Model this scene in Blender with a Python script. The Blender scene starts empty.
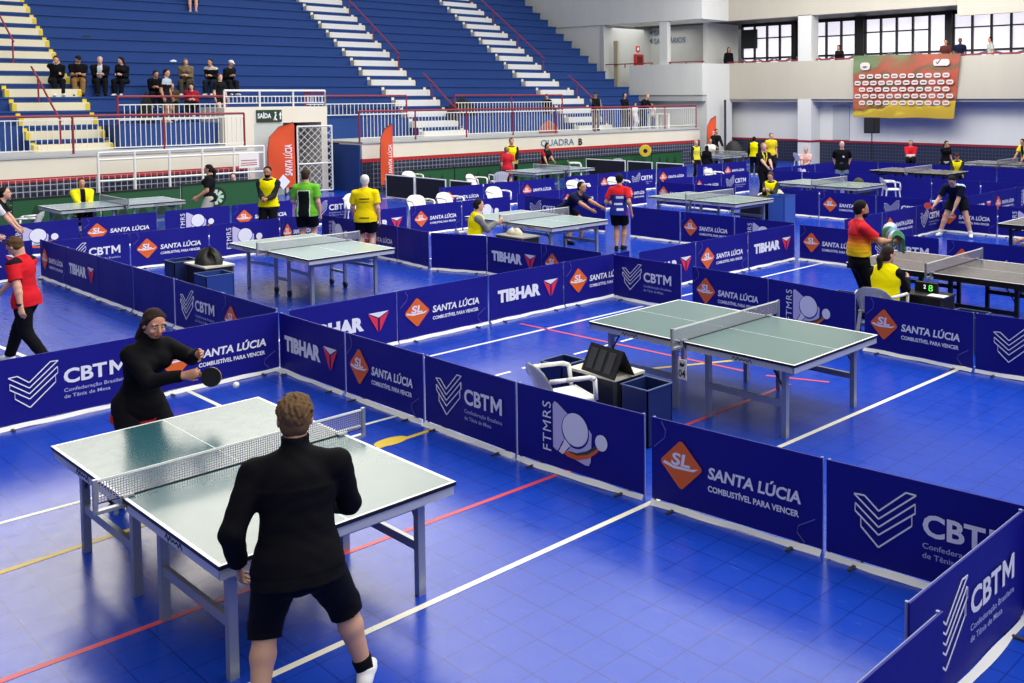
import bpy, bmesh, math, random
import numpy as np
from mathutils import Vector, Matrix
random.seed(4)
S = bpy.context.scene
COL = S.collection
PI = math.pi

# ------------------------------------------------------------------ camera
cam_data = bpy.data.cameras.new('camera')
cam = bpy.data.objects.new('camera', cam_data)
COL.objects.link(cam)
YAW, PITCH, ROLL = 0.728, 0.05085, -0.00522
FPX, CX, CY = 975.8, 667.6, 145.8
cam_data.sensor_fit = 'HORIZONTAL'
cam_data.sensor_width = 36.0
cam_data.lens = FPX / 1024 * 36.0
cam_data.shift_x = -(CX - 512) / 1024
cam_data.shift_y = (CY - 341.5) / 1024
cam_data.clip_end = 300
cam.location = (0, 0, 3.2465)
cam.rotation_mode = 'QUATERNION'
_m = Matrix.Rotation(YAW, 3, 'Z') @ Matrix.Rotation(PI / 2 - PITCH, 3, 'X') @ Matrix.Rotation(ROLL, 3, 'Z')
cam.rotation_quaternion = _m.to_quaternion()
S.camera = cam
CAM = Vector(cam.location)

# ------------------------------------------------------------------ world, lamps, exposure
S.view_settings.view_transform = 'Standard'
S.view_settings.look = 'None'
S.view_settings.exposure = 0.14
S.view_settings.gamma = 1.0
S.view_settings.use_curve_mapping = False
W = bpy.data.worlds.new('hall_air')
S.world = W
W.use_nodes = True
_t = W.node_tree; _bg = _t.nodes['Background']
_tc = _t.nodes.new('ShaderNodeTexCoord')
def _lobe(d, full, zero, col, strength):
    """soft bright patch of the hall roof around a direction"""
    d = Vector(d).normalized()
    dp = _t.nodes.new('ShaderNodeVectorMath'); dp.operation = 'DOT_PRODUCT'; dp.inputs[1].default_value = d
    _t.links.new(_tc.outputs['Generated'], dp.inputs[0])
    mr = _t.nodes.new('ShaderNodeMapRange'); mr.interpolation_type = 'SMOOTHSTEP'
    mr.inputs[1].default_value = math.cos(math.radians(zero)); mr.inputs[2].default_value = math.cos(math.radians(full))
    _t.links.new(dp.outputs['Value'], mr.inputs[0])
    sc = _t.nodes.new('ShaderNodeVectorMath'); sc.operation = 'SCALE'; sc.inputs[0].default_value = [c * strength for c in col]
    _t.links.new(mr.outputs[0], sc.inputs['Scale'])
    return sc.outputs[0]
_parts = [_lobe((-.90, .29, .33), 10, 25, (1, .93, .80), 3.7),        # daylit roof panels over the bleachers
          _lobe((.8, .3, .55), 22, 62, (1, .975, .93), 1.6),           # windows behind the camera
          _lobe((0, 0, 1), 20, 85, (.98, .98, 1), .5)]                # roof lamps overhead
_sum = None
for _p in _parts:
    if _sum is None: _sum = _p; continue
    _a = _t.nodes.new('ShaderNodeVectorMath'); _a.operation = 'ADD'; _t.links.new(_sum, _a.inputs[0]); _t.links.new(_p, _a.inputs[1]); _sum = _a.outputs[0]
_a = _t.nodes.new('ShaderNodeVectorMath'); _a.operation = 'ADD'; _a.inputs[1].default_value = (.085, .09, .10); _t.links.new(_sum, _a.inputs[0])
_t.links.new(_a.outputs[0], _bg.inputs['Color'])

def area(name, loc, target, sx, sy, power, color=(1, 1, 1)):
    d = bpy.data.lights.new(name, 'AREA')
    d.shape = 'RECTANGLE'; d.size = sx; d.size_y = sy; d.energy = power; d.color = color
    o = bpy.data.objects.new(name, d)
    COL.objects.link(o)
    o.location = loc
    o.rotation_euler = (Vector(target) - Vector(loc)).to_track_quat('-Z', 'Y').to_euler()
    return o
# roof lamps over the courts, then an added wall fill
area('hall_light', (-16, 20, 14), (-16, 20, 0), 18, 18, 2600, (1, 0.985, 0.95))
area('hall_light', (-3, 10, 13), (-5, 8, 0), 10, 8, 800, (1, 0.985, 0.95))
area('hall_light', (-21, 34, 8.5), (-22, 39.7, 1.5), 16, 3, 900, (1, 0.98, 0.94))  # added fill light aimed at the wall under the balcony

# ------------------------------------------------------------------ materials
def lin(h):
    h = h.lstrip('#')
    if len(h) == 3: h = ''.join(c * 2 for c in h)
    v = [int(h[i:i + 2], 16) / 255 for i in (0, 2, 4)]
    return tuple(x / 12.92 if x <= .04045 else ((x + .055) / 1.055) ** 2.4 for x in v)
_mats = {}
def mat(color, rough=.6, metal=0., emit=0., spec=.5, bump=0., bscale=60.):
    key = (color, rough, metal, emit, spec, bump, bscale)
    if key in _mats: return _mats[key]
    m = bpy.data.materials.new('mat_' + color.strip('#')); m.use_nodes = True
    nt = m.node_tree; b = nt.nodes['Principled BSDF']
    c = lin(color) + (1,)
    b.inputs['Base Color'].default_value = c
    b.inputs['Roughness'].default_value = rough
    b.inputs['Metallic'].default_value = metal
    b.inputs['Specular IOR Level'].default_value = spec
    if emit:
        b.inputs['Emission Color'].default_value = c
        b.inputs['Emission Strength'].default_value = emit
    n = nt.nodes.new('ShaderNodeTexNoise'); n.inputs['Scale'].default_value = bscale
    if bump:
        tc = nt.nodes.new('ShaderNodeTexCoord')
        nt.links.new(tc.outputs['Object'], n.inputs['Vector'])
        bp = nt.nodes.new('ShaderNodeBump'); bp.inputs['Strength'].default_value = bump; bp.inputs['Distance'].default_value = .02
        nt.links.new(n.outputs['Fac'], bp.inputs['Height'])
        nt.links.new(bp.outputs['Normal'], b.inputs['Normal'])
    else:
        nt.nodes.remove(n)
    m.diffuse_color = c
    _mats[key] = m
    return m

class NT:
    """small node-tree builder"""
    def __init__(s, name):
        s.m = bpy.data.materials.new(name); s.m.use_nodes = True
        s.t = s.m.node_tree; s.b = s.t.nodes['Principled BSDF']
        s.tc = s.t.nodes.new('ShaderNodeTexCoord')
    def n(s, typ, **kw):
        x = s.t.nodes.new('ShaderNode' + typ)
        for k, v in kw.items():
            if k.startswith('i_'): x.inputs[k[2:].replace('_', ' ')].default_value = v
            else: setattr(x, k, v)
        return x
    def l(s, a, b): s.t.links.new(a, b)
    def math(s, op, a, b=None):
        x = s.t.nodes.new('ShaderNodeMath'); x.operation = op
        for i, v in enumerate((a, b)):
            if v is None: continue
            if isinstance(v, (int, float)): x.inputs[i].default_value = v
            else: s.l(v, x.inputs[i])
        return x.outputs[0]
    def mix(s, f, a, b):
        x = s.t.nodes.new('ShaderNodeMix'); x.data_type = 'RGBA'
        s.l(f, x.inputs[0]) if not isinstance(f, (int, float)) else setattr(x.inputs[0], 'default_value', f)
        for i, v in ((6, a), (7, b)):
            if isinstance(v, tuple): x.inputs[i].default_value = (v + (1,))[:4]
            else: s.l(v, x.inputs[i])
        return x.outputs[2]
    def grid(s, vec_out, ax, step, off, half):
        """1 on thin lines every step along an axis"""
        sep = s.n('SeparateXYZ'); s.l(vec_out, sep.inputs[0])
        v = s.math('ADD', sep.outputs[ax], -off + 1000 * step)
        v = s.math('MODULO', v, step)
        v = s.math('SUBTRACT', v, step / 2)
        v = s.math('ABSOLUTE', v)
        return s.math('GREATER_THAN', v, step / 2 - half)

def floor_material():
    k = NT('court_floor')
    o = k.tc.outputs['Object']
    g = k.math('MAXIMUM', k.grid(o, 0, .25, .12, .005), k.grid(o, 1, .25, -.03, .005))
    n1 = k.n('TexNoise', i_Scale=.7, i_Detail=4.); k.l(o, n1.inputs['Vector'])
    n2 = k.n('TexNoise', i_Scale=9., i_Detail=6., i_Roughness=.7); k.l(o, n2.inputs['Vector'])
    mp = k.n('Mapping'); mp.inputs['Rotation'].default_value = (0, 0, .6); mp.inputs['Scale'].default_value = (1.2, 14, 1); k.l(o, mp.inputs[0])
    sc = k.n('TexNoise', i_Scale=2.4, i_Detail=5., i_Roughness=.75); k.l(mp.outputs[0], sc.inputs['Vector'])
    base = k.mix(n1.outputs['Fac'], lin('#1137a6'), lin('#1a47bd'))
    scuff = k.math('GREATER_THAN', sc.outputs['Fac'], .635)
    scuff = k.math('MULTIPLY', scuff, .22)
    base = k.mix(scuff, base, lin('#5f80d8'))
    base = k.mix(k.math('MULTIPLY', g, .55), base, lin('#0a1c66'))
    k.l(base, k.b.inputs['Base Color'])
    r = k.n('MapRange'); k.l(n2.outputs['Fac'], r.inputs[0])
    r.inputs[1].default_value = .3; r.inputs[2].default_value = .7; r.inputs[3].default_value = .17; r.inputs[4].default_value = .27
    k.l(r.outputs[0], k.b.inputs['Roughness'])
    k.b.inputs['Specular IOR Level'].default_value = .42
    bp = k.n('Bump'); bp.inputs['Strength'].default_value = .12; bp.inputs['Distance'].default_value = .01
    k.l(n2.outputs['Fac'], bp.inputs['Height']); k.l(bp.outputs[0], k.b.inputs['Normal'])
    return k.m

def tile_material(name, base, line, step, half, axes=(1, 2)):
    k = NT(name); o = k.tc.outputs['Object']
    g = k.math('MAXIMUM', k.grid(o, axes[0], step, 0, half), k.grid(o, axes[1], step, 0, half))
    k.l(k.mix(g, lin(base), lin(line)), k.b.inputs['Base Color'])
    k.b.inputs['Roughness'].default_value = .45
    return k.m

def plaster_material(name, c1, c2, scale=1.2, rough=.85):
    k = NT(name); o = k.tc.outputs['Object']
    mp = k.n('Mapping'); mp.inputs['Scale'].default_value = (1, 1, .22); k.l(o, mp.inputs[0])
    n1 = k.n('TexNoise', i_Scale=scale, i_Detail=6., i_Roughness=.65); k.l(mp.outputs[0], n1.inputs['Vector'])
    k.l(k.mix(n1.outputs['Fac'], lin(c1), lin(c2)), k.b.inputs['Base Color'])
    k.b.inputs['Roughness'].default_value = rough
    return k.m

def bleacher_material():
    k = NT('bleacher_paint'); o = k.tc.outputs['Object']
    mp = k.n('Mapping'); mp.inputs['Scale'].default_value = (1, .25, 1); k.l(o, mp.inputs[0])
    n1 = k.n('TexNoise', i_Scale=1.5, i_Detail=6., i_Roughness=.7); k.l(mp.outputs[0], n1.inputs['Vector'])
    k.l(k.mix(n1.outputs['Fac'], lin('#1c3a78'), lin('#2a4c8c')), k.b.inputs['Base Color'])
    k.b.inputs['Roughness'].default_value = .7; k.b.inputs['Specular IOR Level'].default_value = .25
    return k.m

def net_material(name, color, step, half, axes):
    """woven netting: see-through between the cords"""
    k = NT(name); o = k.tc.outputs['Object']
    g = k.math('MAXIMUM', k.grid(o, axes[0], step, 0, half), k.grid(o, axes[1], step, 0, half))
    k.b.inputs['Base Color'].default_value = lin(color) + (1,)
    k.l(g, k.b.inputs['Alpha'])
    k.b.inputs['Roughness'].default_value = .8
    return k.m

def lattice_material():
    k = NT('gate_lattice'); o = k.tc.outputs['Object']
    mp = k.n('Mapping'); mp.inputs['Rotation'].default_value = (PI / 4, 0, 0); k.l(o, mp.inputs[0])
    g = k.math('MAXIMUM', k.grid(mp.outputs[0], 1, .17, 0, .008), k.grid(mp.outputs[0], 2, .17, 0, .008))
    k.b.inputs['Base Color'].default_value = lin('#d8dad6') + (1,)
    k.l(g, k.b.inputs['Alpha'])
    return k.m

def table_material(name, c):
    k = NT(name); o = k.tc.outputs['Object']
    n1 = k.n('TexNoise', i_Scale=14., i_Detail=5.); k.l(o, n1.inputs['Vector'])
    k.b.inputs['Base Color'].default_value = lin(c) + (1,)
    r = k.n('MapRange'); k.l(n1.outputs['Fac'], r.inputs[0])
    r.inputs[1].default_value = .3; r.inputs[2].default_value = .7; r.inputs[3].default_value = .2; r.inputs[4].default_value = .24
    k.l(r.outputs[0], k.b.inputs['Roughness'])
    k.b.inputs['Specular IOR Level'].default_value = 1.0
    return k.m

def fabric_material(name, c, rough=.5):
    k = NT(name); o = k.tc.outputs['Object']
    n1 = k.n('TexNoise', i_Scale=2.2, i_Detail=3.); k.l(o, n1.inputs['Vector'])
    k.b.inputs['Base Color'].default_value = lin(c) + (1,)
    k.b.inputs['Roughness'].default_value = rough
    bp = k.n('Bump'); bp.inputs['Strength'].default_value = .25; bp.inputs['Distance'].default_value = .03
    k.l(n1.outputs['Fac'], bp.inputs['Height']); k.l(bp.outputs[0], k.b.inputs['Normal'])
    return k.m

M_FLOOR = floor_material()
M_BLEACH = bleacher_material()
M_TILE_X = tile_material('navy_tile', '#1b2136', '#525a70', .15, .006, (1, 2))
M_TILE_Y = tile_material('navy_tile', '#1b2136', '#525a70', .15, .006, (0, 2))
M_WALL = plaster_material('cream_plaster', '#e4dcc6', '#f0ead8')
M_WALLW = plaster_material('white_plaster', '#cfd0cb', '#dfe0da')
M_CONC = plaster_material('pale_concrete', '#b3ad9d', '#c4beae', .8)
M_GREYW = plaster_material('grey_plaster', '#adb0b0', '#c0c2c0')
M_RED = mat('#b3262b', .55)
M_MAROON = mat('#8c1f33', .5)
M_WHITE = mat('#e9e9e4', .5)
M_YELLOW = mat('#e3c829', .6)
M_CREAM = mat('#ece2bf', .7)
M_PANEL = fabric_material('barrier_fabric', '#151482', .5)
M_PANEL.node_tree.nodes['Principled BSDF'].inputs['Specular IOR Level'].default_value = .3
M_PRINTW = mat('#f2f2f6', .5)
M_PRINTO = mat('#ee6a1c', .5)
M_PRINTR = mat('#e8344a', .5)
M_PRINTD = mat('#c81f34', .5)
M_LILAC = mat('#cfc8e6', .5)
M_SKIRT = mat('#e8e8e4', .7)
M_STEEL = mat('#a9adb2', .35, .55)
M_SILVER = mat('#c9cccf', .4, .25)
M_FRAME = mat('#8a90b4', .45)
M_BLACK = mat('#0d0d0f', .5)
M_BLACKM = mat('#17181b', .75)
M_DGREY = mat('#33353a', .6)
M_NAVYBOX = mat('#12245c', .5)
M_CHAIR = mat('#eceae2', .4)
M_GREEN = fabric_material('green_board', '#175428', .6)
M_NET = net_material('table_net', '#9b99a8', .016, .0023, (1, 2))

# ------------------------------------------------------------------ mesh helpers
class MB:
    def __init__(s): s.v = []; s.f = []; s.mi = []
    def add(s, vs, fs, mi=0):
        b = len(s.v); s.v += [tuple(p) for p in vs]
        for f in fs: s.f.append(tuple(b + i for i in f)); s.mi.append(mi)
        return s
    def box(s, x0, x1, y0, y1, z0, z1, mi=0):
        return s.add([(x0, y0, z0), (x1, y0, z0), (x1, y1, z0), (x0, y1, z0), (x0, y0, z1), (x1, y0, z1), (x1, y1, z1), (x0, y1, z1)],
                     [(0, 3, 2, 1), (4, 5, 6, 7), (0, 1, 5, 4), (1, 2, 6, 5), (2, 3, 7, 6), (3, 0, 4, 7)], mi)
    def tube(s, a, b, r, r2=None, n=8, mi=0):
        a = Vector(a); b = Vector(b); r2 = r if r2 is None else r2
        d = (b - a).normalized(); u = d.orthogonal().normalized(); w = d.cross(u)
        vs = []
        for p, q in ((a, r), (b, r2)):
            for i in range(n):
                t = 2 * PI * i / n; vs.append(p + (u * math.cos(t) + w * math.sin(t)) * q)
        fs = [(i, (i + 1) % n, n + (i + 1) % n, n + i) for i in range(n)] + [tuple(range(n))[::-1], tuple(range(n, 2 * n))]
        return s.add(vs, fs, mi)
    def bar(s, a, b, w, h=None, mi=0):
        """rectangular bar from a to b"""
        a = Vector(a); b = Vector(b); h = w if h is None else h
        d = (b - a).normalized()
        up = Vector((0, 0, 1)) if abs(d.z) < .95 else Vector((0, 1, 0))
        u = d.cross(up).normalized() * (w / 2); t = u.cross(d).normalized() * (h / 2)
        vs = [p + q for p in (a, b) for q in (-u - t, u - t, u + t, -u + t)]
        return s.add(vs, [(3, 2, 1, 0), (4, 5, 6, 7), (0, 1, 5, 4), (1, 2, 6, 5), (2, 3, 7, 6), (3, 0, 4, 7)], mi)
    def path(s, pts, r, n=6, mi=0):
        for a, b in zip(pts, pts[1:]): s.tube(a, b, r, n=n, mi=mi)
        return s
    def prism(s, poly, y0, y1, mi=0):
        """polygon in x,z extruded along y"""
        n = len(poly)
        vs = [(x, y0, z) for x, z in poly] + [(x, y1, z) for x, z in poly]
        fs = [tuple(range(n)), tuple(range(2 * n - 1, n - 1, -1))] + [(i, n + i, n + (i + 1) % n, (i + 1) % n) for i in range(n)]
        return s.add(vs, fs, mi)
    def lathe(s, c, prof, n=16, mi=0):
        vs = []
        for r, z in prof:
            for i in range(n):
                t = 2 * PI * i / n; vs.append((c[0] + r * math.cos(t), c[1] + r * math.sin(t), c[2] + z))
        fs = []
        for j in range(len(prof) - 1):
            for i in range(n):
                a = j * n + i; b = j * n + (i + 1) % n; fs.append((a, b, b + n, a + n))
        fs += [tuple(range(n))[::-1], tuple(range((len(prof) - 1) * n, len(prof) * n))]
        return s.add(vs, fs, mi)
    def grid(s, fn, nu, nv, mi=0):
        vs = [fn(i / nu, j / nv) for j in range(nv + 1) for i in range(nu + 1)]
        fs = [(j * (nu + 1) + i, j * (nu + 1) + i + 1, (j + 1) * (nu + 1) + i + 1, (j + 1) * (nu + 1) + i) for j in range(nv) for i in range(nu)]
        return s.add(vs, fs, mi)
    def mesh(s, name, mats, smooth=False):
        me = bpy.data.meshes.new(name)
        me.from_pydata([tuple(p) for p in s.v], [], s.f)
        for m in (mats if isinstance(mats, (list, tuple)) else [mats]): me.materials.append(m)
        me.polygons.foreach_set('material_index', s.mi)
        if smooth: me.polygons.foreach_set('use_smooth', [True] * len(s.f))
        me.update()
        return me
    def build(s, name, mats, parent=None, smooth=False):
        return link(name, s.mesh(name, mats, smooth), parent)

def link(name, me, parent=None):
    o = bpy.data.objects.new(name, me); COL.objects.link(o)
    if parent is not None: o.parent = parent
    return o
def tag(o, label=None, cat=None, group=None, kind=None):
    if label: o['label'] = label
    if cat: o['category'] = cat
    if group: o['group'] = group
    if kind: o['kind'] = kind
    return o
def thing(name, label, cat, loc=(0, 0, 0), rz=0., group=None):
    o = bpy.data.objects.new(name, None); COL.objects.link(o)
    o.empty_display_size = .1
    o.location = loc; o.rotation_euler = (0, 0, rz)
    return tag(o, label, cat, group)
def struct(name, mb, mats, smooth=False, parent=None):
    o = mb.build(name, mats, parent, smooth)
    if parent is None: o['kind'] = 'structure'
    return o
def copy_tree(o, parent=None):
    c = o.copy(); COL.objects.link(c)
    if parent is not None: c.parent = parent
    for ch in list(o.children): copy_tree(ch, c)
    return c

_txt = {}
def text_shape(s, size=1., shear=0., bold=.0, spacing=1.):
    """verts (x,z) and faces of a lettering outline, left aligned on the baseline"""
    key = (s, shear, bold, spacing)
    if key not in _txt:
        cu = bpy.data.curves.new('lettering', 'FONT'); cu.body = s; cu.size = 1.; cu.shear = shear; cu.offset = bold; cu.space_character = spacing
        cu.resolution_u = 3
        o = bpy.data.objects.new('lettering', cu); COL.objects.link(o)
        dg = bpy.context.evaluated_depsgraph_get(); dg.update()
        me = bpy.data.meshes.new_from_object(o.evaluated_get(dg))
        vs = [(v.co.x, v.co.y) for v in me.vertices]; fs = [tuple(p.vertices) for p in me.polygons]
        bpy.data.objects.remove(o); bpy.data.curves.remove(cu); bpy.data.meshes.remove(me)
        x0 = min(v[0] for v in vs); x1 = max(v[0] for v in vs)
        _txt[key] = ([(x - x0, y) for x, y in vs], fs, x1 - x0)
    return _txt[key]
def put_text(mb, s, x, z, width=None, height=None, y=0., shear=0., bold=0., spacing=1., rot=0, mi=0):
    """write s on the plane y=const with its baseline start at x,z; width / cap height fitted"""
    vs, fs, w = text_shape(s, 1., shear, bold, spacing)
    sx = sz = 1.
    if height: sz = sx = height / .72
    if width: sx = width / w; sz = sz if height else sx
    out = []
    for a, b in vs:
        a *= sx; b *= sz
        if rot: a, b = -b, a
        out.append((x + a, y, z + b))
    mb.add(out, fs, mi)

# ------------------------------------------------------------------ the hall
f = MB().box(-32, 16, -8, 40, -.12, 0)
struct('floor', f, M_FLOOR)
def strip(name, pts, w, m, z=.002):
    """painted line on the floor: list of segments"""
    mb = MB()
    for (x0, y0), (x1, y1) in pts:
        d = Vector((x1 - x0, y1 - y0, 0)).normalized(); n = Vector((-d.y, d.x, 0)) * (w / 2)
        a = Vector((x0, y0, z)); b = Vector((x1, y1, z))
        mb.add([a - n, b - n, b + n, a + n], [(0, 1, 2, 3)])
    return struct(name, mb, m)
strip('floor_line', [((-5.27, -2), (-5.2, 5.6)), ((-5.2, 5.6), (-5.02, 11)), ((-4.9, 11), (-4.9, 16))], .055, mat('#eeead2', .4))
strip('floor_line', [((-6.36, 0), (-6.2, 5.5)), ((-6.18, 5.6), (-6.2, 9.0)), ((-10.8, 8.92), (-6.9, 9.08)), ((-6.6, 9.1), (-5.9, 9.35))], .05, mat('#d24450', .4))
strip('floor_line', [((-7.75, 1.0), (-7.98, 5.5)), ((-7.85, 8.35), (-7.2, 9.5)), ((-13.6, 7.0), (-13.2, 7.25))], .06, mat('#ddbb2e', .4))
strip('floor_line', [((-8.75, .9), (-8.6, 5.5)), ((-11.1, 4.43), (-10.0, 4.43))] + [((-8.98, 6.6 + i * .42), (-8.98, 6.84 + i * .42)) for i in range(8)], .05, mat('#e9ecd6', .4))
strip('floor_line', [((-10.3, 6.2), (-10.25, 10.9)), ((-10.3, 11.6), (-10.25, 16)), ((-18.9, 6), (-12, 6.2)), ((-20, 3.2), (-11.6, 3.9)), ((-18.5, 11.3), (-11.5, 11.6))], .06, mat('#dfe3ea', .4))
mbl = MB(); mbl.add([(-8.0 + .10 * math.cos(i * PI / 10), 5.02 + .17 * math.sin(i * PI / 10), .003) for i in range(20)], [tuple(range(20))])
struct('floor_line', mbl, mat('#ddbb2e', .4))

# bleachers -----------------------------------------------------------------
NR = 19
XW = [-32.2, -32.86, -33.47, -34.09, -34.79, -35.85, -36.5] + [-37.14 - .645 * i for i in range(16)]
ZW = [1.90, 2.28, 2.69, 3.12, 3.54, 3.96, 4.38] + [4.8 + .42 * i for i in range(16)]
TR = [z - .22 for z in ZW]
XR = [x - .32 for x in XW]                       # riser k stands at XR[k], from tread k up to tread k+1
YS0, YS1 = -8.0, 36.4
STAIRS = [(8.75, 10.9), (21.9, 24.05), (30.1, 32.25)]
FRONT = -33.2                                    # low front wall between the stairs
def terrace(y0, y1, k0, front_x, zbase):
    """stepped profile swept along y"""
    prof = [(front_x, zbase)]
    prof.append((front_x, TR[k0]))
    for k in range(k0, NR):
        prof += [(XR[k], TR[k]), (XR[k], TR[k + 1] - .06), (XR[k] + .045, TR[k + 1] - .06), (XR[k] + .045, TR[k + 1])]
    prof.append((-50, TR[NR])); prof.append((-50, zbase))
    return MB().prism(prof, y0, y1)
spans = []
y = YS0
for a, b in STAIRS: spans.append((y, a)); y = b
spans.append((y, YS1))
for a, b in spans:
    struct('bleacher_terrace', terrace(a, b, 2, FRONT, 0.), M_BLEACH)
for a, b in STAIRS:
    struct('bleacher_terrace', terrace(a, b, 0, -31.6, 0.), M_BLEACH)
for j, (a, b) in enumerate(STAIRS):
    mb = MB()
    for k in range(NR):
        mb.box(XR[k] - .001, XW[k], a + .04, b - .04, TR[k] - .002, ZW[k] + .03)
        for yy in (a + .02, b - .14):            # little kerb block at the outer end of the step
            mb.box(XR[k] - .05, XR[k] + .03, yy, yy + .12, ZW[k] - .01, ZW[k] + .17, 1)
            mb.box(XW[k] - .02, XW[k] + .012, yy, yy + .12, TR[k], ZW[k] + .002, 1)
    struct('stair', mb, [M_CREAM if j == 0 else M_WHITE, M_YELLOW if j == 0 else M_CREAM])

prof = [(.9, 0), (.9, 1.7)]  # unseen opposite bleachers; they keep low light off the nearest panels
for k in range(20): prof += [(1.6 + .65 * k, 1.7 + .42 * k), (1.6 + .65 * k, 2.12 + .42 * k)]
prof += [(16, prof[-1][1]), (16, 0)]
struct('bleacher_terrace', MB().prism(prof, -8, 40), M_BLEACH)
struct('bleacher_terrace', MB().box(-33.3, -31.9, 10.95, 14.25, 0, TR[2]).box(-30.2, -33.3, 17.93, 17.99, 0, 1.62), M_BLEACH)
# wall behind and over the bleachers (out of the picture's top)
struct('wall_back', MB().box(-50.3, -50, -8, 50, 0, 13), M_WALLW)

# front wall of the bleachers with tiled dado, in two stretches
def front_wall(y0, y1):
    struct('wall_front', MB().box(-31.6, -30.1, y0, y1, 1.14, 1.68), M_WALL)
    struct('wall_front', MB().box(-31.6, -30.1, y0, y1, 0, 1.02), M_TILE_X)
    struct('trim_1', MB().box(-31.6, -30.09, y0, y1, 1.02, 1.14), M_RED)
    struct('floor_platform', MB().box(-33.25, -30.06, y0, y1, 1.66, 1.73), M_GREYW)
front_wall(-8, 14.0)
front_wall(18.0, 36.1)
mb = MB(); put_text(mb, 'QUADRA', 0, 0, width=1.82, height=.27, bold=.012)
o = mb.build('wall_lettering', mat('#4d7f9e', .6)); o.location = (-30.085, 26.05, 1.24); o.rotation_euler = (0, 0, PI / 2)
tag(o, 'grey-blue painted court lettering on the cream bleacher wall', 'lettering')
mb = MB(); put_text(mb, 'B', 0, 0, width=.22, height=.27, bold=.04)
o = mb.build('wall_letter', mat('#22262c', .6)); o.location = (-30.085, 28.12, 1.22); o.rotation_euler = (0, 0, PI / 2)
tag(o, 'dark painted letter after the court word on bleacher wall', 'lettering')

# tunnel with the way out
mb = MB()
mb.box(-33.3, -31.5, 13.95, 14.9, 0, 2.95); mb.box(-33.3, -31.5, 14.9, 17.5, 2.42, 2.95)
mb.box(-33.3, -31.5, 17.28, 17.5, 0, 2.42); mb.box(-33.3, -31.5, 14.9, 15.9, 0, 2.42, 1)
mb.box(-33.4, -33.2, 15.9, 17.28, 0, 2.42, 2)
struct('wall_tunnel', mb, [M_WALL, plaster_material('pale_green_plaster', '#b9c4bf', '#c9d2cd'), mat('#8f9698', .8)])
g = thing('gate', 'white diamond lattice metal gate standing open at the tunnel', 'gate', (-31.35, 16.32, 0), -.1)
fr = MB()
for yy in (0, 1.2): fr.tube((0, yy, .05), (0, yy, 2.3), .03)
for zz in (.06, 1.0, 2.28): fr.tube((0, 0, zz), (0, 1.2, zz), .03)
fr.build('gate_frame', M_WHITE, g)
MB().box(-.006, .006, .02, 1.18, .08, 2.26).build('lattice', lattice_material(), g)
g = thing('gate', 'narrow lattice gate leaf folded edge-on beside the orange flag', 'gate', (-31.45, 15.95, 0), 1.05)
fr = MB()
for yy in (0, .8): fr.tube((0, yy, .05), (0, yy, 2.2), .03)
for zz in (.06, 1.0, 2.18): fr.tube((0, 0, zz), (0, .8, zz), .03)
fr.build('gate_frame', M_WHITE, g)
MB().box(-.006, .006, .02, .78, .08, 2.16).build('lattice', lattice_material(), g)
sg = MB().box(-.02, .02, 0, .86, 0, .4).build('exit_sign', mat('#123c25', .5))
sg.location = (-31.47, 14.98, 2.46); tag(sg, 'green exit sign with white lettering above the tunnel', 'sign')
mb = MB(); put_text(mb, 'SAÍDA', .03, .13, width=.46, height=.16, y=-.024, bold=.03)
t = mb.build('lettering', M_PRINTW, sg); t.rotation_euler = (0, 0, PI / 2)
mb = MB()
P = [(.60, .30), (.64, .34), (.68, .3), (.64, .26)]
mb.prism(P, -.026, -.022); mb.prism([(.57, .06), (.63, .25), (.69, .24), (.64, .15), (.7, .06), (.66, .04), (.61, .12), (.6, .05)], -.026, -.022)
mb.prism([(.79, .08), (.79, .22), (.76, .22), (.81, .34), (.86, .22), (.83, .22), (.83, .08)], -.026, -.022)
t = mb.build('running_figure', M_PRINTW, sg); t.rotation_euler = (0, 0, PI / 2)

# railings ------------------------------------------------------------------
def railing(label, p0, p1, z, h=1.08, post=2.05, red=True, bal=True, step=.14, gap=.33, baltop=None):
    p0 = Vector((p0[0], p0[1], z)); p1 = Vector((p1[0], p1[1], z)); L = (p1 - p0).length; d = (p1 - p0) / L
    o = thing('railing', label, 'railing', p0, math.atan2(d.y, d.x))
    MB().tube((0, 0, h), (L, 0, h), .035).build('top_rail', M_MAROON if red else M_WHITE, o)
    n = max(1, round(L / post))
    for i in range(n + 1):
        MB().tube((L * i / n, 0, 0), (L * i / n, 0, h), .032).build('post', M_MAROON if red else M_WHITE, o)
    if bal:
        mb = MB(); bt = (h - .1) if baltop is None else baltop
        for i in range(int(L / step) + 1):
            mb.bar((i * step + .02, 0, .14), (i * step + .02, 0, bt), .017)
        mb.bar((0, 0, .14), (L, 0, .14), .03); mb.bar((0, 0, bt), (L, 0, bt), .03)
        mb.build('baluster_panel', M_WHITE, o)
    return o
railing('maroon railing with white balusters before the yellow stairs', (-30.25, -.4), (-30.25, 14.0), 1.72, 1.06, 2.4)
railing('maroon railing with white balusters over the painted court word', (-30.25, 18.0), (-30.25, 36.0), 1.72, 1.06, 2.25)
railing('low railing on the blue wall behind seated spectators', (-31.95, 10.95), (-31.95, 14.2), TR[2], .85, 3, True, True, .16, baltop=.6)
railing('railing along the roof of the exit tunnel', (-31.6, 14.0), (-31.6, 17.5), 2.95, .55, 1.2, False, True, .13, baltop=.36)
railing('short sloping side railing at the tunnel roof corner', (-31.6, 17.5), (-33.0, 17.5), 2.95, .5, 1.3, True, True, .2, baltop=.36)
railing('low railing on the blue wall beside the tunnel', (FRONT + .05, 17.6), (FRONT + .05, 21.8), TR[2], .85, 3, True, True, .16, baltop=.55)
railing('low railing between the two white bleacher stairs', (FRONT + .05, 24.1), (FRONT + .05, 30.0), TR[2], .85, 3, True, True, .16, baltop=.55)
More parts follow.
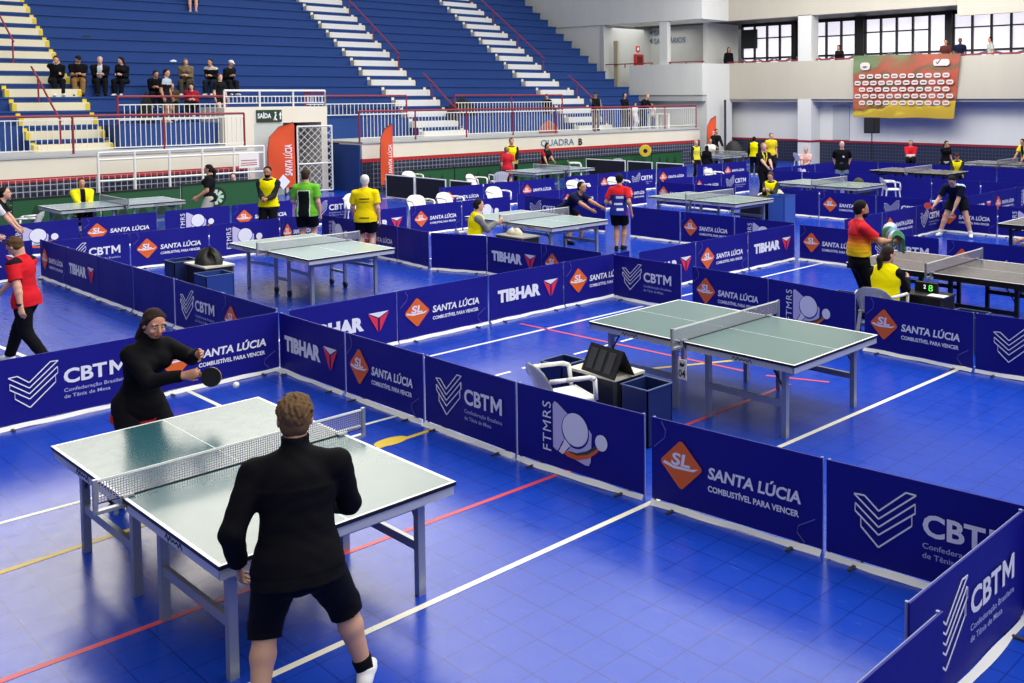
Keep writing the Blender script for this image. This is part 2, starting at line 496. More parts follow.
def stair_rail(label, yc, k0, k1):
    o = thing('handrail', label, 'handrail', (XW[k0], yc, ZW[k0]))
    pts = [(XW[k] - XW[k0], 0, ZW[k] - ZW[k0] + .72) for k in range(k0, k1 + 1)]
    MB().path(pts, .03).build('rail', M_MAROON, o)
    for k in range(k0, k1 + 1, 3):
        MB().tube((XW[k] - XW[k0] - .1, 0, ZW[k] - ZW[k0] - .02), (XW[k] - XW[k0] - .1, 0, ZW[k] - ZW[k0] + .74), .025).build('post', M_MAROON, o)
for i, (a, b) in enumerate(STAIRS):
    w = ('yellow-edged stairs', 'first white stairs beside the tunnel', 'far white stairs by the concrete wall')[i]
    yc = a + .75 if i == 0 else b - .35
    stair_rail('lower maroon handrail of the ' + w, yc, 0, 4)
    stair_rail('upper maroon handrail of the ' + w, yc, 6, 18)
# slanted maroon handrail of the access steps in the dark gap and on the platform
o = thing('handrail', 'slanted maroon handrail against blue wall beside the tunnel', 'handrail', (-32.4, 17.6, .6))
MB().tube((0, 0, 0), (1.6, 1.2, .95), .03).build('rail', M_MAROON, o)
MB().tube((.02, 0, -.6), (.02, 0, .02), .025).build('post', M_MAROON, o); MB().tube((1.58, 1.19, 0), (1.58, 1.19, .94), .025).build('post', M_MAROON, o)

# right-hand wall with the balcony -------------------------------------------
YB = 39.0
mb = MB()
mb.box(-31.2, 8, YB, YB + .4, 3.07, 4.88)
struct('wall_balcony', mb, M_CONC)
struct('wall_balcony', MB().box(-35.5, -30.55, 36.85, 39.2, 3.3, 4.85), M_WALLW)
struct('wall_balcony', MB().box(-35.5, -30.55, 37.2, 39.2, 0, 3.3), M_WALLW)
struct('wall_upper', MB().box(-31.2, 8, YB, YB + .4, 7.02, 12), M_CONC)
struct('wall_upper', MB().prism([(-30.6, 7.02), (-30.6, 12), (-48, 12), (-48, 8.4), (-41.6, 7.1)], 36.9, 39.2), M_WALLW)
struct('wall_hanging', MB().box(-18.3, -12, YB - .15, YB + .05, 6.55, 8), M_CONC)
struct('floor_balcony', MB().box(-36, 8, YB + .1, 45, 2.95, 3.12), M_CONC)
struct('ceiling_balcony', MB().box(-42, 8, YB + .3, 45, 7.06, 7.2), M_DGREY)
struct('wall_lower', MB().box(-31.2, 8, YB + .75, YB + 1.0, 1.12, 3.1), M_WALLW)
struct('wall_lower', MB().box(-31.2, 8, YB + .74, YB + 1.01, 0, 1.02), M_TILE_Y)
struct('trim_2', MB().box(-31.2, 8, YB + .72, YB + 1.0, 1.02, 1.12), M_MAROON)
struct('column', MB().box(-26.4, -25.65, YB - .02, YB + .75, 0, 3.07), M_WALLW)
struct('column', MB().box(-26.4, -25.65, YB - .0, YB + .6, 4.88, 7.05), M_WALLW)
struct('column', MB().box(-33.45, -32.92, 36.95, 37.2, 4.85, 7.1), M_WALLW)
struct('column', MB().box(-32.6, -32.3, YB + .4, YB + 3, 4.88, 7.05), M_WALLW)
struct('trim_3', MB().box(-26.4, -25.64, YB - .03, YB + .75, 1.02, 1.12), M_MAROON)
struct('door_1', MB().box(-24.9, -24.0, YB + .70, YB + .74, 1.15, 2.75), M_GREYW)
# sawtooth wall closing the bleachers and the passage to the bar
struct('wall_side', MB().prism([(-37.5, 3.0), (-37.5, 7.3), (-48, 9.2), (-48, 3.0)], 36.94, 37.2), M_WALLW)
struct('wall_passage', MB().box(-41, -32.4, 40.6, 40.8, 4.3, 7.1), M_GREYW)
struct('wall_passage', MB().box(-41, -32.4, 40.55, 40.8, 2.6, 4.5), mat('#1c2238', .6))
struct('floor_passage', MB().box(-41, -30.6, 36.9, 40.7, 3.0, 3.3), M_GREYW)
struct('wall_return', MB().box(-37.75, -37.45, 36.92, 40.6, 3.3, 7.1), M_GREYW)
struct('trim_4', MB().box(-36.9, -36.6, 37.1, 37.25, 3.3, 6.2), mat('#b5ab93', .7))
for txt, z in (('BAR', 6.62), ('SANITÁRIOS', 6.18)):
    mb = MB(); put_text(mb, txt, .35, 0, height=.3, bold=.01); mb.prism([(0, .18), (.2, .34), (.2, .02)], -.002, .002)
    o = mb.build('wall_lettering', mat('#3e5a80', .6)); o.location = (-37.45, 40.53, z)
    tag(o, 'blue arrow and bar lettering painted on the passage wall' if txt == 'BAR' else 'blue arrow and toilets lettering painted on the passage wall', 'lettering')
ex = thing('extinguisher_box', 'red fire extinguisher box with small sign on passage wall', 'extinguisher', (-37.41, 39.55, 4.95), PI / 2)
MB().box(-.32, .32, -.12, .04, 0, .62).build('box', M_RED, ex); MB().box(-.2, .2, -.13, -.11, .1, .5).build('glass_door', mat('#5a1a1c', .2), ex)
MB().box(-.14, .14, .0, .04, .78, 1.08).build('sign', mat('#c8332f', .5), ex); MB().box(-.07, .07, -.01, .01, .85, 1.0).build('pictogram', M_PRINTW, ex)
for x0, x1, lab in ((-38, -34, 'maroon handrail on the passage parapet by the bar lettering'), (-32.9, -30.6, 'maroon handrail on the parapet beside the white column'), (-30.9, -26.5, 'maroon handrail on the balcony beneath the first window'), (-25.6, -12, 'maroon handrail on balcony behind the hanging banner')):
    yy = 37.05 if x1 < -30.5 else YB + .3
    o = thing('handrail', lab, 'handrail', (x0, yy, 4.85))
    MB().bar((0, 0, .1), (x1 - x0, 0, .1), .045, .05).build('rail', M_MAROON, o)
    for q in range(3): MB().bar((.1 + q * (x1 - x0 - .2) / 2, 0, -.1), (.1 + q * (x1 - x0 - .2) / 2, 0, .1), .04).build('post', M_MAROON, o)

area('passage_fill', (-36.2, 38.8, 6.95), (-36.2, 38.8, 3), 3.5, 2.5, 70, (1, .97, .9))  # added fill light to brighten the dark passage
# windows: bright panes behind veils of netting
def pane_material():
    k = NT('daylit_pane'); o = k.tc.outputs['Object']
    n1 = k.n('TexNoise', i_Scale=1.3, i_Detail=5.); k.l(o, n1.inputs['Vector'])
    c = k.mix(n1.outputs['Fac'], lin('#c9c4d2'), lin('#f4f2fa'))
    k.l(c, k.b.inputs['Base Color']); k.l(c, k.b.inputs['Emission Color'])
    k.b.inputs['Emission Strength'].default_value = 1.0; k.b.inputs['Roughness'].default_value = .3
    return k.m
M_PANE = pane_material()
def window(nm, x0, x1, z0, z1, n, rows):
    yw = 42.0
    fr = MB(); w = (x1 - x0) / n
    rnd = random.Random(int(abs(x0) * 10))
    for i in range(n + 1): fr.box(x0 + i * w - .045, x0 + i * w + .045, yw - .06, yw + .06, z0, z1)
    for i in range(n):
        for zz in rows:
            if rnd.random() < .9: fr.box(x0 + i * w, x0 + (i + 1) * w, yw - .05, yw + .05, z0 + (z1 - z0) * zz - .03, z0 + (z1 - z0) * zz + .03)
    fr.box(x0, x1, yw - .06, yw + .06, z0 - .08, z0 + .06); fr.box(x0, x1, yw - .08, yw + .06, z1 - .12, z1 + .1)
    fr.box(x0, x1, yw - .05, yw + .05, z0 + (z1 - z0) * .52 - .05, z0 + (z1 - z0) * .52 + .05)
    o = struct(nm, fr, M_BLACK)
    MB().box(x0, x1, yw + .07, yw + .1, z0, z1).build('pane', M_PANE, o)
    vm = MB()
    for q in range(3):
        xx0 = x0 + (x1 - x0) * q / 3; xx1 = x0 + (x1 - x0) * (q + 1) / 3
        vm.grid(lambda u, v, a=xx0, b=xx1: (a + (b - a) * u, yw - .14 + .03 * math.sin(u * 9 + v * 5), z0 + (z1 - z0) * (.5 - .06 * math.sin(PI * u)) + v * .12), 14, 2)
    vm.build('net_drape', mat('#8a8790', .9), o)
window('window_1', -32.0, -28.75, 3.3, 7.02, 4, (.25, .8))
window('window_2', -28.45, -25.0, 3.3, 7.02, 4, (.3, .78))
window('window_3', -24.5, -20.3, 3.3, 7.02, 5, (.25, .8))
window('window_4', -19.95, -14.6, 3.3, 7.02, 6, (.27, .8))
window('window_5', -14.2, -6, 3.3, 7.02, 8, (.27, .8))
struct('wall_pier', MB().box(-28.72, -28.5, 41.8, 42.2, 3.1, 7.1).box(-25, -24.5, 41.8, 42.2, 3.1, 7.1).box(-20.3, -19.95, 41.8, 42.2, 3.1, 7.1).box(-14.6, -14.2, 41.8, 42.2, 3.1, 7.1), M_BLACK)
o = MB().box(-.5, .5, -.06, .06, 0, 1.0).build('window_board', mat('#23272b', .7)); o.location = (-31.4, 41.8, 5.75); tag(o, 'dark square board fixed over an upper window pane', 'board')

# hanging banner on the balcony ----------------------------------------------
def banner_material():
    k = NT('banner_print'); o = k.tc.outputs['Object']
    mp = k.n('Mapping'); mp.inputs['Rotation'].default_value = (0, .55, 0); mp.inputs['Scale'].default_value = (.35, 1, 1.1); k.l(o, mp.inputs[0])
    n1 = k.n('TexNoise', i_Scale=.9, i_Detail=4., i_Distortion=1.2); k.l(mp.outputs[0], n1.inputs['Vector'])
    sep = k.n('SeparateXYZ'); k.l(o, sep.inputs[0])
    v = k.math('ADD', k.math('MULTIPLY', sep.outputs[2], .33), k.math('MULTIPLY', sep.outputs[0], -.055))
    v = k.math('ADD', v, k.math('MULTIPLY', k.math('SUBTRACT', n1.outputs['Fac'], .5), .85))
    r = k.n('ValToRGB'); k.l(v, r.inputs[0]); e = r.color_ramp.elements
    e[0].position = 0; e[0].color = lin('#b99b2c') + (1,)
    e[1].position = 1; e[1].color = lin('#4a6b45') + (1,)
    for p, c in ((.04, '#d0b83c'), (.10, '#6d5026'), (.17, '#a85a3a'), (.30, '#b4523f'), (.42, '#6a5a40'), (.50, '#b0503e'), (.62, '#8c5a3e'), (.72, '#6c8058')):
        q = e.new(p); q.color = lin(c) + (1,)
    k.l(r.outputs[0], k.b.inputs['Base Color']); k.b.inputs['Roughness'].default_value = .45
    return k.m
bn = thing('sponsor_banner', 'large green, red and yellow sponsor banner hung from the balcony', 'banner', (-23.3, YB - .07, 2.24))
def ban(u, v):
    xr = 5.15 - .3 * (1 - v)
    return (u * xr, -.03 * math.sin(u * 17 + v * 3) - .02 * math.sin(v * 11) - .03, v * (2.8 - .06 * u) + .02 * math.sin(u * 12) * (1 - v))
MB().grid(ban, 40, 16).grid(lambda u, v: Vector(ban(1 - u, v)) + Vector((0, .012, 0)), 40, 16).build('cloth', banner_material(), bn, True)
def pill(mb, cx, cz, w, h, y=-.09, n=5):
    pts = []
    r = h * .42
    for qx, qz, a0 in ((w / 2 - r, h / 2 - r, 0), (-w / 2 + r, h / 2 - r, 90), (-w / 2 + r, -h / 2 + r, 180), (w / 2 - r, -h / 2 + r, 270)):
        for i in range(n): t = math.radians(a0 + 90 * i / (n - 1)); pts.append((cx + qx + r * math.cos(t), cz + qz + r * math.sin(t)))
    mb.prism(pts, y, y + .004)
mb = MB(); mr = MB()
for r_ in range(5):
    n_ = 11 if r_ % 2 == 0 else 12
    for i in range(n_):
        cx = (.47 if r_ % 2 == 0 else .24) + i * .405; cz = .66 + r_ * .295
        pill(mb, cx, cz, .32, .2)
        mr.box(cx - .1, cx + .1, -.096, -.09, cz - .025, cz + .025, (r_ * 3 + i) % 2)
pill(mb, .62, 2.3, .5, .34); pill(mb, 4.3, 2.38, .75, .28)
mb.build('white_patch', mat('#d6cdc6', .5), bn); mr.prism([(4.05, 2.4), (4.13, 2.3), (4.3, 2.52), (4.26, 2.54), (4.13, 2.36), (4.08, 2.42)], -.098, -.09, 1)
mr.lathe((.62, -.093, 2.3), [(.12, 0), (.12, .001)], 12); mr.build('badge_print', [mat('#b04a42', .5), mat('#3b3f48', .5)], bn)
sp = thing('loudspeaker', 'black loudspeaker on a thin stand beneath the hanging banner', 'speaker', (-20.68, 36, 0))
MB().box(-.25, .25, -.22, .22, 1.66, 2.3).build('cabinet', M_BLACK, sp); MB().box(-.21, .21, -.235, -.22, 1.7, 2.26).build('grille', M_BLACKM, sp)
MB().tube((0, 0, .5), (0, 0, 1.66), .025).build('pole', M_BLACK, sp)
for a in range(3): MB().tube((0, 0, .55), (.42 * math.cos(a * 2.09), .42 * math.sin(a * 2.09), .01), .018).build('leg', M_BLACK, sp)
o = thing('volleyball_post', 'dark slender post standing before the far white wall', 'post', (-30.2, 38.2, 0))
MB().tube((0, 0, 0), (0, 0, 3.05), .06).build('pole', M_DGREY, o); MB().lathe((0, 0, 0), [(.3, 0), (.28, .05), (.07, .09)], 14).build('base', M_DGREY, o)

# perimeter fence frame, netting, green boards --------------------------------
fn = thing('fence_frame', 'white tubular fence frame standing before the left cream wall', 'fence', (-29.3, 9.5, 0), PI / 2)
for i in range(6): MB().tube((i * .93, 0, 0), (i * .93, 0, 1.78), .035).build('post', M_WHITE, fn)
for z in (1.78, 1.58, 1.0, .12): MB().tube((0, 0, z), (4.65, 0, z), .03).build('rail', M_WHITE, fn)
nt_ = MB().box(-29.8, -29.79, 3, 14, 0, 1.12).build('goal_netting', net_material('cord_net', '#b8bac2', .16, .008, (1, 2)))
tag(nt_, 'white cord netting hung in front of the left tiled wall', 'net')
nt_ = MB().box(-29.8, -29.79, 18.2, 35.5, 0, 1.05).build('goal_netting', net_material('cord_net', '#8f94a3', .16, .008, (1, 2)))
tag(nt_, 'white cord netting hung along the tiled wall below the painted word', 'net')
sg = MB().box(-.01, .01, 0, .62, 0, .46).build('notice', mat('#ece7e2', .5)); sg.location = (-29.262, 13.35, 1.13); tag(sg, 'small white notice with red print tied to the white fence', 'sign')
mb = MB()
for z in (.08, .14, .22): mb.box(.012, .014, .06, .55, z, z + .025)
mb.build('print', mat('#a83a40', .5), sg)
def green_board(label, y0, y1, h, mark=None):
    o = thing('green_board', label, 'board', (-28.5, y0, 0), PI / 2, None)
    L = y1 - y0
    MB().box(0, L, -.04, .04, .02, h).build('panel', M_GREEN, o)
    MB().box(0, L, -.06, .06, h, h + .04).build('top_edge', mat('#0e1410', .6), o)
    for x in (.2, L - .2): MB().box(x - .04, x + .04, -.25, .25, 0, .03).build('foot', M_BLACK, o)
    if mark:
        mb = MB(); cx, cz, r = L * .42, h * .5, h * .36
        mb.prism([(cx + r * math.cos(t * PI / 12), cz + r * math.sin(t * PI / 12)) for t in range(24)], -.046, -.04, 0)
        mb.prism([(cx + r * .85 * math.cos(t * PI / 12), cz + r * .85 * math.sin(t * PI / 12)) for t in range(24)], -.049, -.045, 1)
        for q in range(8):
            a = q * PI / 4; c_, s_ = math.cos(a), math.sin(a)
            mb.prism([(cx + r * .2 * c_ - r * .12 * s_, cz + r * .2 * s_ + r * .12 * c_), (cx + r * .74 * c_ - r * .16 * s_, cz + r * .74 * s_ + r * .16 * c_), (cx + r * .74 * c_ + r * .16 * s_, cz + r * .74 * s_ - r * .16 * c_), (cx + r * .2 * c_ + r * .12 * s_, cz + r * .2 * s_ - r * .12 * c_)], -.052, -.048, 2)
        mb.build('flower_emblem', [mat('#0c1a10', .5), mat('#123f22', .5), mat('#b9d9b6', .5)], o)
    else:
        mb = MB()
        for i in range(3):
            x = L * (.25 + .25 * i)
            mb.prism([(x - .15, .05), (x - .04, h * .45), (x - .1, h * .45), (x, h * .8), (x + .1, h * .45), (x + .04, h * .45), (x + .15, .05)], -.046, -.04)
        mb.build('tree_print', mat('#0c2f18', .6), o)
gb = [(5.2, 7.2, .72), (7.25, 9.25, .72), (9.3, 11.3, .74), (11.35, 13.6, .80), (18.6, 20.6, .75), (20.65, 22.65, .75), (22.7, 24.7, .75), (24.75, 26.75, .78), (26.8, 28.8, .78), (28.85, 30.85, .78), (30.9, 32.9, .78)]
gl = ['at the frame edge behind crouching player', 'behind the far table beside seated umpire', 'with the woman in grey shorts before it', 'with round flower emblem before the seated boy', 'nearest the second orange flag', 'behind the black framed screens', 'behind the umpire in yellow and the player in red', 'below the painted court word', 'beyond the white framed screens', 'beside the small yellow round sign', 'nearest the third orange flag']
for i, ((a, b, h), t_) in enumerate(zip(gb, gl)): green_board('dark green advertising board ' + t_, a, b, h, i == 3)

# feather flags ----------------------------------------------------------------
def feather(label, loc, rz, H, w):
    o = thing('feather_flag', label, 'flag', loc, rz)
    MB().path([(0, 0, 0), (0, 0, H * .6), (w * .06, 0, H * .8), (w * .35, 0, H * .94), (w * .78, 0, H)], .014).build('pole', M_DGREY, o)
    edge = [(0, .12), (0, .6), (.06, .8), (.35, .94), (.8, 1.0)]
    def left(v):
        for (x0, z0), (x1, z1) in zip(edge, edge[1:]):
            if v <= z1: return x0 + (x1 - x0) * (v - z0) / (z1 - z0)
        return .8
    def fn(u, v, off=0):
        z = .12 + .88 * v; l = left(z) * w; r = w * (.82 + .0 * v) if z < .86 else w * (.82 + .0)
        return (l + (max(r, l + .01) - l) * u, .02 * math.sin(u * 4 + v * 6) + off, H * z - .25 * w * u * (v > .5) * (v - .5))
    MB().grid(lambda u, v: fn(u, v), 6, 24).grid(lambda u, v: fn(1 - u, v, .008), 6, 24).build('cloth', fabric_material('orange_flag', '#e0501f', .6), o, True)
    mb = MB(); put_text(mb, 'SANTA LÚCIA', w * .72, H * .28, width=H * .42, height=w * .22, y=-.035, shear=.2, bold=.02, rot=1)
    mb.build('lettering', M_PRINTW, o)
    mb = MB(); c = (w * .44, H * .2); q = w * .2
    mb.prism([(c[0], c[1] - q * 1.2), (c[0] + q, c[1]), (c[0], c[1] + q * 1.2), (c[0] - q, c[1])], -.04, -.034)
    mb.build('emblem', M_PRINTW, o)
    MB().lathe((0, 0, 0), [(.25, 0), (.23, .05), (.03, .08)], 12).build('base', M_BLACK, o)
feather('orange feather flag beside the exit tunnel gate', (-30.9, 15.05, 0), 1.35, 2.45, 1.05)
feather('orange feather flag at the end of the cream wall', (-29.3, 18.2, 0), 1.35, 2.35, .55)
feather('small far orange feather flag at the platform corner', (-29.2, 35.55, 0), .9, 2.3, .55)

# ------------------------------------------------------------------ court barriers
PW, PH = 1.47, .70
def panel_mesh(w):
    mb = MB()
    f0 = lambda u, v: (w * u, -.006 + .004 * math.sin(u * 9.) * math.sin(v * PI), .045 + (PH - .045) * v)
    mb.grid(f0, 24, 5)
    mb.grid(lambda u, v: Vector(f0(1 - u, v)) + Vector((0, .012, 0)), 24, 5)
    t = lambda v: (lambda u, q: Vector(f0(u, v)) + Vector((0, .012 * q, 0)))
    mb.grid(t(1.), 24, 1); mb.grid(lambda u, q: Vector(f0(1 - u, 0.)) + Vector((0, .012 * q, 0)), 24, 1)
    mb.grid(lambda u, q: Vector(f0(0., 1 - u)) + Vector((0, .012 * q, 0)), 5, 1); mb.grid(lambda u, q: Vector(f0(1., u)) + Vector((0, .012 * q, 0)), 5, 1)
    return mb.mesh('fabric_panel', M_PANEL, True)
def skirt_mesh(w, seed):
    r = random.Random(seed); ph = r.random() * 6
    mb = MB()
    def fn(u, v):
        s = .010 + .012 * math.sin(u * 5 + ph) + .008 * math.sin(u * 13 + ph * 2)
        return (w * u, -.012 - .02 * v - max(s, 0) * v, max(.004, .040 - .036 * v - .004 * math.sin(u * 17 + ph)))
    mb.grid(fn, 30, 3)
    return mb.mesh('base_skirt', M_SKIRT, True)
def frame_mesh(w):
    mb = MB()
    for x in (.012, w - .012): mb.tube((x, .018, .0), (x, .018, PH), .011)
    mb.tube((.012, .018, .05), (w - .012, .018, .05), .009); mb.tube((.012, .018, PH - .02), (w - .012, .018, PH - .02), .009)
    return mb.mesh('frame', M_FRAME)
FOOT = MB().box(-.013, .013, -.11, .14, 0, .014).mesh('foot', M_DGREY)

def rrect(cx, cz, r, rc, n=4):
    """diamond with rounded corners"""
    pts = []
    for k in range(4):
        a = k * PI / 2
        cxk, czk = cx + (r - rc * 1.414) * math.cos(a), cz + (r - rc * 1.414) * math.sin(a)
        for i in range(n + 1):
            t = a - PI / 4 + PI / 2 * i / n; pts.append((cxk + rc * math.cos(t), czk + rc * math.sin(t)))
    return pts
def design_SL():
    em = MB(); em.prism(rrect(.285, .375, .20, .03), -.016, -.0135)
    ew = MB(); put_text(ew, 'SL', .195, .372, width=.175, height=.095, y=-.0175, shear=.12, bold=.03)
    ew.prism([(.115, .362), (.22, .338), (.40, .347), (.445, .378), (.38, .363), (.21, .362), (.13, .384)], -.0175, -.0165)
    le = MB(); put_text(le, 'SANTA LÚCIA', .53, .333, width=.78, height=.088, y=-.0155, shear=.14, bold=.032)
    put_text(le, 'COMBUSTÍVEL PARA VENCER', .53, .232, width=.765, height=.046, y=-.0155, bold=.03)
    ar = MB()
    for pts in ([(.10, .685), (.14, .62), (.13, .56), (.03, .47)], [(1.42, .25), (1.29, .17), (1.28, .12), (1.34, .06)]):
        for (x0, z0), (x1, z1) in zip(pts, pts[1:]): ar.bar((x0, -.0145, z0), (x1, -.0145, z1), .002, .007)
    return [('emblem', em.mesh('emblem', M_PRINTO)), ('emblem_letters', ew.mesh('emblem_letters', M_PRINTW)), ('lettering', le.mesh('lettering', M_PRINTW)), ('corner_print', ar.mesh('corner_print', mat('#6a62b0', .5)))]
def design_CBTM():
    em = MB()
    mx = lambda x: .21 + (x - 125) / 345 * .435
    def line(pts, w=.0105):
        for (x0, z0), (x1, z1) in zip(pts, pts[1:]): em.bar((mx(x0), -.0155, z0), (mx(x1), -.0155, z1), .003, w)
    line([(125, .512), (185, .517), (265, .433), (415, .605), (470, .603), (265, .378), (125, .512)])
    line([(132, .45), (265, .321), (465, .543), (465, .48), (265, .267), (132, .395), (132, .45)])
    line([(165, .369), (165, .296), (265, .182), (448, .39), (448, .46)])
    le = MB(); put_text(le, 'CBT', .69, .355, width=.405, height=.145, y=-.0155, bold=.03)
    mw = .17; mh = .15; le.prism([(1.118 + a * mw, .353 + b * mh) for a, b in ((0, 0), (0, 1), (.2, 1), (.5, .5), (.8, 1), (1, 1), (1, 0), (.8, 0), (.8, .62), (.5, .16), (.2, .62), (.2, 0))], -.0165, -.0145)
    sm = MB(); put_text(sm, 'Confederação Brasileira', .69, .265, width=.60, height=.038, y=-.0155, bold=.008)
    put_text(sm, 'de Tênis de Mesa', .69, .20, width=.43, height=.038, y=-.0155, bold=.008)
    return [('emblem', em.mesh('emblem', M_PRINTW)), ('lettering', le.mesh('lettering', M_PRINTW)), ('lettering', sm.mesh('lettering', mat('#b9bfe4', .5)))]
def design_TIB():
    le = MB(); put_text(le, 'TIBHAR', .14, .285, width=.84, height=.165, y=-.0155, bold=.06)
    ew = MB(); er = MB()
    ew.prism([(1.05, .475), (1.34, .475), (1.195, .405)], -.016, -.0135)
    er.prism([(1.045, .462), (1.18, .395), (1.18, .22)], -.016, -.0135); er.prism([(1.345, .462), (1.21, .395), (1.21, .22)], -.016, -.0135)
    return [('lettering', le.mesh('lettering', M_PRINTW)), ('wing_mark', ew.mesh('wing_mark', M_PRINTW)), ('red_mark', er.mesh('red_mark', M_PRINTR))]
def ngon(cx, cz, rx, rz, n=24, a0=0): return [(cx + rx * math.cos(a0 + 2 * PI * i / n), cz + rz * math.sin(a0 + 2 * PI * i / n)) for i in range(n)]
def sweep(mb, pts, w, y0, y1):
    up_ = []; dn = []
    for i, (x, z) in enumerate(pts):
        a = pts[max(i - 1, 0)]; b = pts[min(i + 1, len(pts) - 1)]
        dx, dz = b[0] - a[0], b[1] - a[1]; l = math.hypot(dx, dz); t = w[i] / 2
        up_.append((x - dz / l * t, z + dx / l * t)); dn.append((x + dz / l * t, z - dx / l * t))
    for i in range(len(pts) - 1): mb.prism([dn[i], dn[i + 1], up_[i + 1], up_[i]], y0, y1)
def design_FT():
    le = MB(); put_text(le, 'FTMRS', .43, .175, width=.43, height=.105, y=-.0155, spacing=1.15, rot=1)
    la = MB(); la.prism([(.455, .22), (.455, .595), (.475, .622), (.51, .612), (.70, .50), (.88, .45), (.91, .42), (.895, .18), (.875, .145), (.84, .14), (.60, .185), (.49, .20)], -.015, -.0135)
    dk = MB(); dk.prism(ngon(.72, .412, .162, .155), -.0158, -.015); dk.prism([(.575, .30), (.66, .255), (.565, .165), (.505, .19)], -.0158, -.015)
    ew = MB(); ew.prism(ngon(.72, .42, .150, .143), -.0175, -.0158); ew.prism([(.60, .315), (.66, .27), (.57, .18), (.525, .195)], -.0175, -.0158)
    ew.prism(ngon(1.02, .37, .067, .068), -.019, -.0155)
    arc = [(.535, .235), (.575, .205), (.64, .19), (.74, .185), (.86, .225), (.95, .285), (1.01, .335)]
    er = MB(); sweep(er, arc, [.01, .03, .04, .045, .045, .04, .02], -.0166, -.0162)
    eg = MB(); sweep(eg, [(x, z + .028) for x, z in arc[2:]], [.01, .022, .03, .03, .02], -.0168, -.0163)
    return [('lettering', le.mesh('lettering', M_PRINTW)), ('badge', la.mesh('badge', M_LILAC)), ('outline', dk.mesh('outline', M_PANEL)), ('paddle_and_ball', ew.mesh('paddle_and_ball', M_PRINTW)), ('swoosh', er.mesh('swoosh', M_PRINTO)), ('green_swoosh', eg.mesh('green_swoosh', mat('#2f4a40', .5)))]
DES = {'S': design_SL(), 'C': design_CBTM(), 'T': design_TIB(), 'F': design_FT(), 'P': []}
DESL = {'S': 'orange diamond emblem', 'C': 'white chevron emblem', 'T': 'red winged mark', 'F': 'paddle-and-ball emblem', 'P': 'plain face'}
PANEL = panel_mesh(PW); FRAME = frame_mesh(PW); SKIRT = [skirt_mesh(PW, i) for i in range(4)]
ORD = ['first', 'second', 'third', 'fourth', 'fifth', 'sixth', 'seventh', 'eighth', 'ninth', 'tenth', 'eleventh']
_pc = [0]
def barrier(a, b, d, label, group, skirt=True):
    a = Vector(a); b = Vector(b); v = b - a
    o = thing('court_barrier', label, 'barrier', (a.x, a.y, 0), math.atan2(v.y, v.x), group)
    k = v.length / PW
    if abs(k - 1) > .01: o.scale = (k, 1, 1)
    link('fabric_panel', PANEL, o); link('frame', FRAME, o)
    if skirt: link('base_skirt', SKIRT[_pc[0] % 4], o)
    for x in (.22, 1.25):
        q = link('foot', FOOT, o); q.location = (x, 0, 0)
    for nm, me in DES[d]: link(nm, me, o)
    _pc[0] += 1
    return o
def run(phrase, panels, axis, const):
    """panels: (start, end, design) along X (axis 0) or Y (axis 1)"""
    n = len(panels)
    for i, (s, e, d) in enumerate(panels):
        c0 = const if not isinstance(const, list) else const[i]
        c1 = c0 if not isinstance(const, list) else const[i + 1]
        a, b = ((s, c0), (e, c1)) if axis == 0 else ((c0, s), (c1, e))
        od = ORD[i] + ' in ' + phrase if n > 1 else phrase
        barrier(a, b, d, 'blue barrier, %s, %s' % (DESL[d], od), 'court barriers, ' + phrase)
run('row behind the woman in black', [(1.0, 2.47, 'F'), (2.53, 4.0, 'C'), (4.03, 5.5, 'S')], 1, -11.14)
run('row between near table and empty court', [(-11.1, -9.65, 'T'), (-9.6, -8.2, 'S'), (-8.15, -6.77, 'C'), (-6.73, -5.28, 'F'), (-5.19, -3.68, 'S'), (-3.645, -2.15, 'C')], 0, [5.5, 5.5, 5.52, 5.52, 5.62, 5.75, 5.9])
run('nearest one at lower picture corner', [(2.93, 4.40, 'P')], 1, -2.12)
run('behind the plain one at lower picture corner', [(4.36, 5.83, 'C')], 1, -2.28)
run('row between red-shirted boy and wheeled table', [(-20.3, -18.9, 'S'), (-18.87, -17.4, 'T'), (-17.37, -15.92, 'P'), (-15.87, -14.4, 'P'), (-14.33, -12.86, 'C'), (-12.83, -11.36, 'S')], 0, 5.58)
run('row behind the empty court', [(5.64, 7.1, 'T'), (7.13, 8.6, 'S'), (8.64, 10.05, 'T'), (10.08, 11.52, 'S')], 1, -11.13)
run('row behind bearded man with towel', [(11.55, 12.96, 'T'), (13.0, 14.48, 'S'), (14.52, 15.98, 'T')], 1, -10.92)
run('row behind seated ponytailed umpire', [(-11.05, -9.6, 'C'), (-9.36, -7.95, 'S'), (-7.93, -6.46, 'F'), (-6.32, -4.85, 'S'), (-4.82, -3.35, 'C'), (-3.3, -1.83, 'F')], 0, [11.08, 11.05, 11.0, 10.85, 10.8, 10.95, 10.98])
run('row behind the wheeled table', [(5.62, 6.94, 'C'), (6.97, 8.42, 'S'), (8.45, 9.9, 'F'), (9.93, 10.7, 'S')], 1, -19.9)
run('row running from the man in yellow', [(-19.75, -18.3, 'F'), (-18.27, -16.8, 'S'), (-16.77, -15.6, 'P'), (-15.5, -14.35, 'P'), (-14.32, -12.86, 'T'), (-12.83, -11.36, 'S')], 0, [10.8, 10.8, 10.78, 10.68, 11.08, 11.1, 11.1])
run('boundary row by the white fence', [(5.6, 7.1, 'F'), (7.16, 8.68, 'S'), (8.86, 10.33, 'F'), (10.38, 11.9, 'S'), (12.2, 13.65, 'C')], 1, -23.2)
run('row behind mid-court seated umpire', [(11.4, 12.88, 'T'), (12.98, 14.42, 'S'), (14.46, 15.95, 'F')], 1, -19.65)
run('row behind the two mid-court players', [(-19.5, -18.03, 'C'), (-18.0, -16.55, 'P')], 0, 16.32)
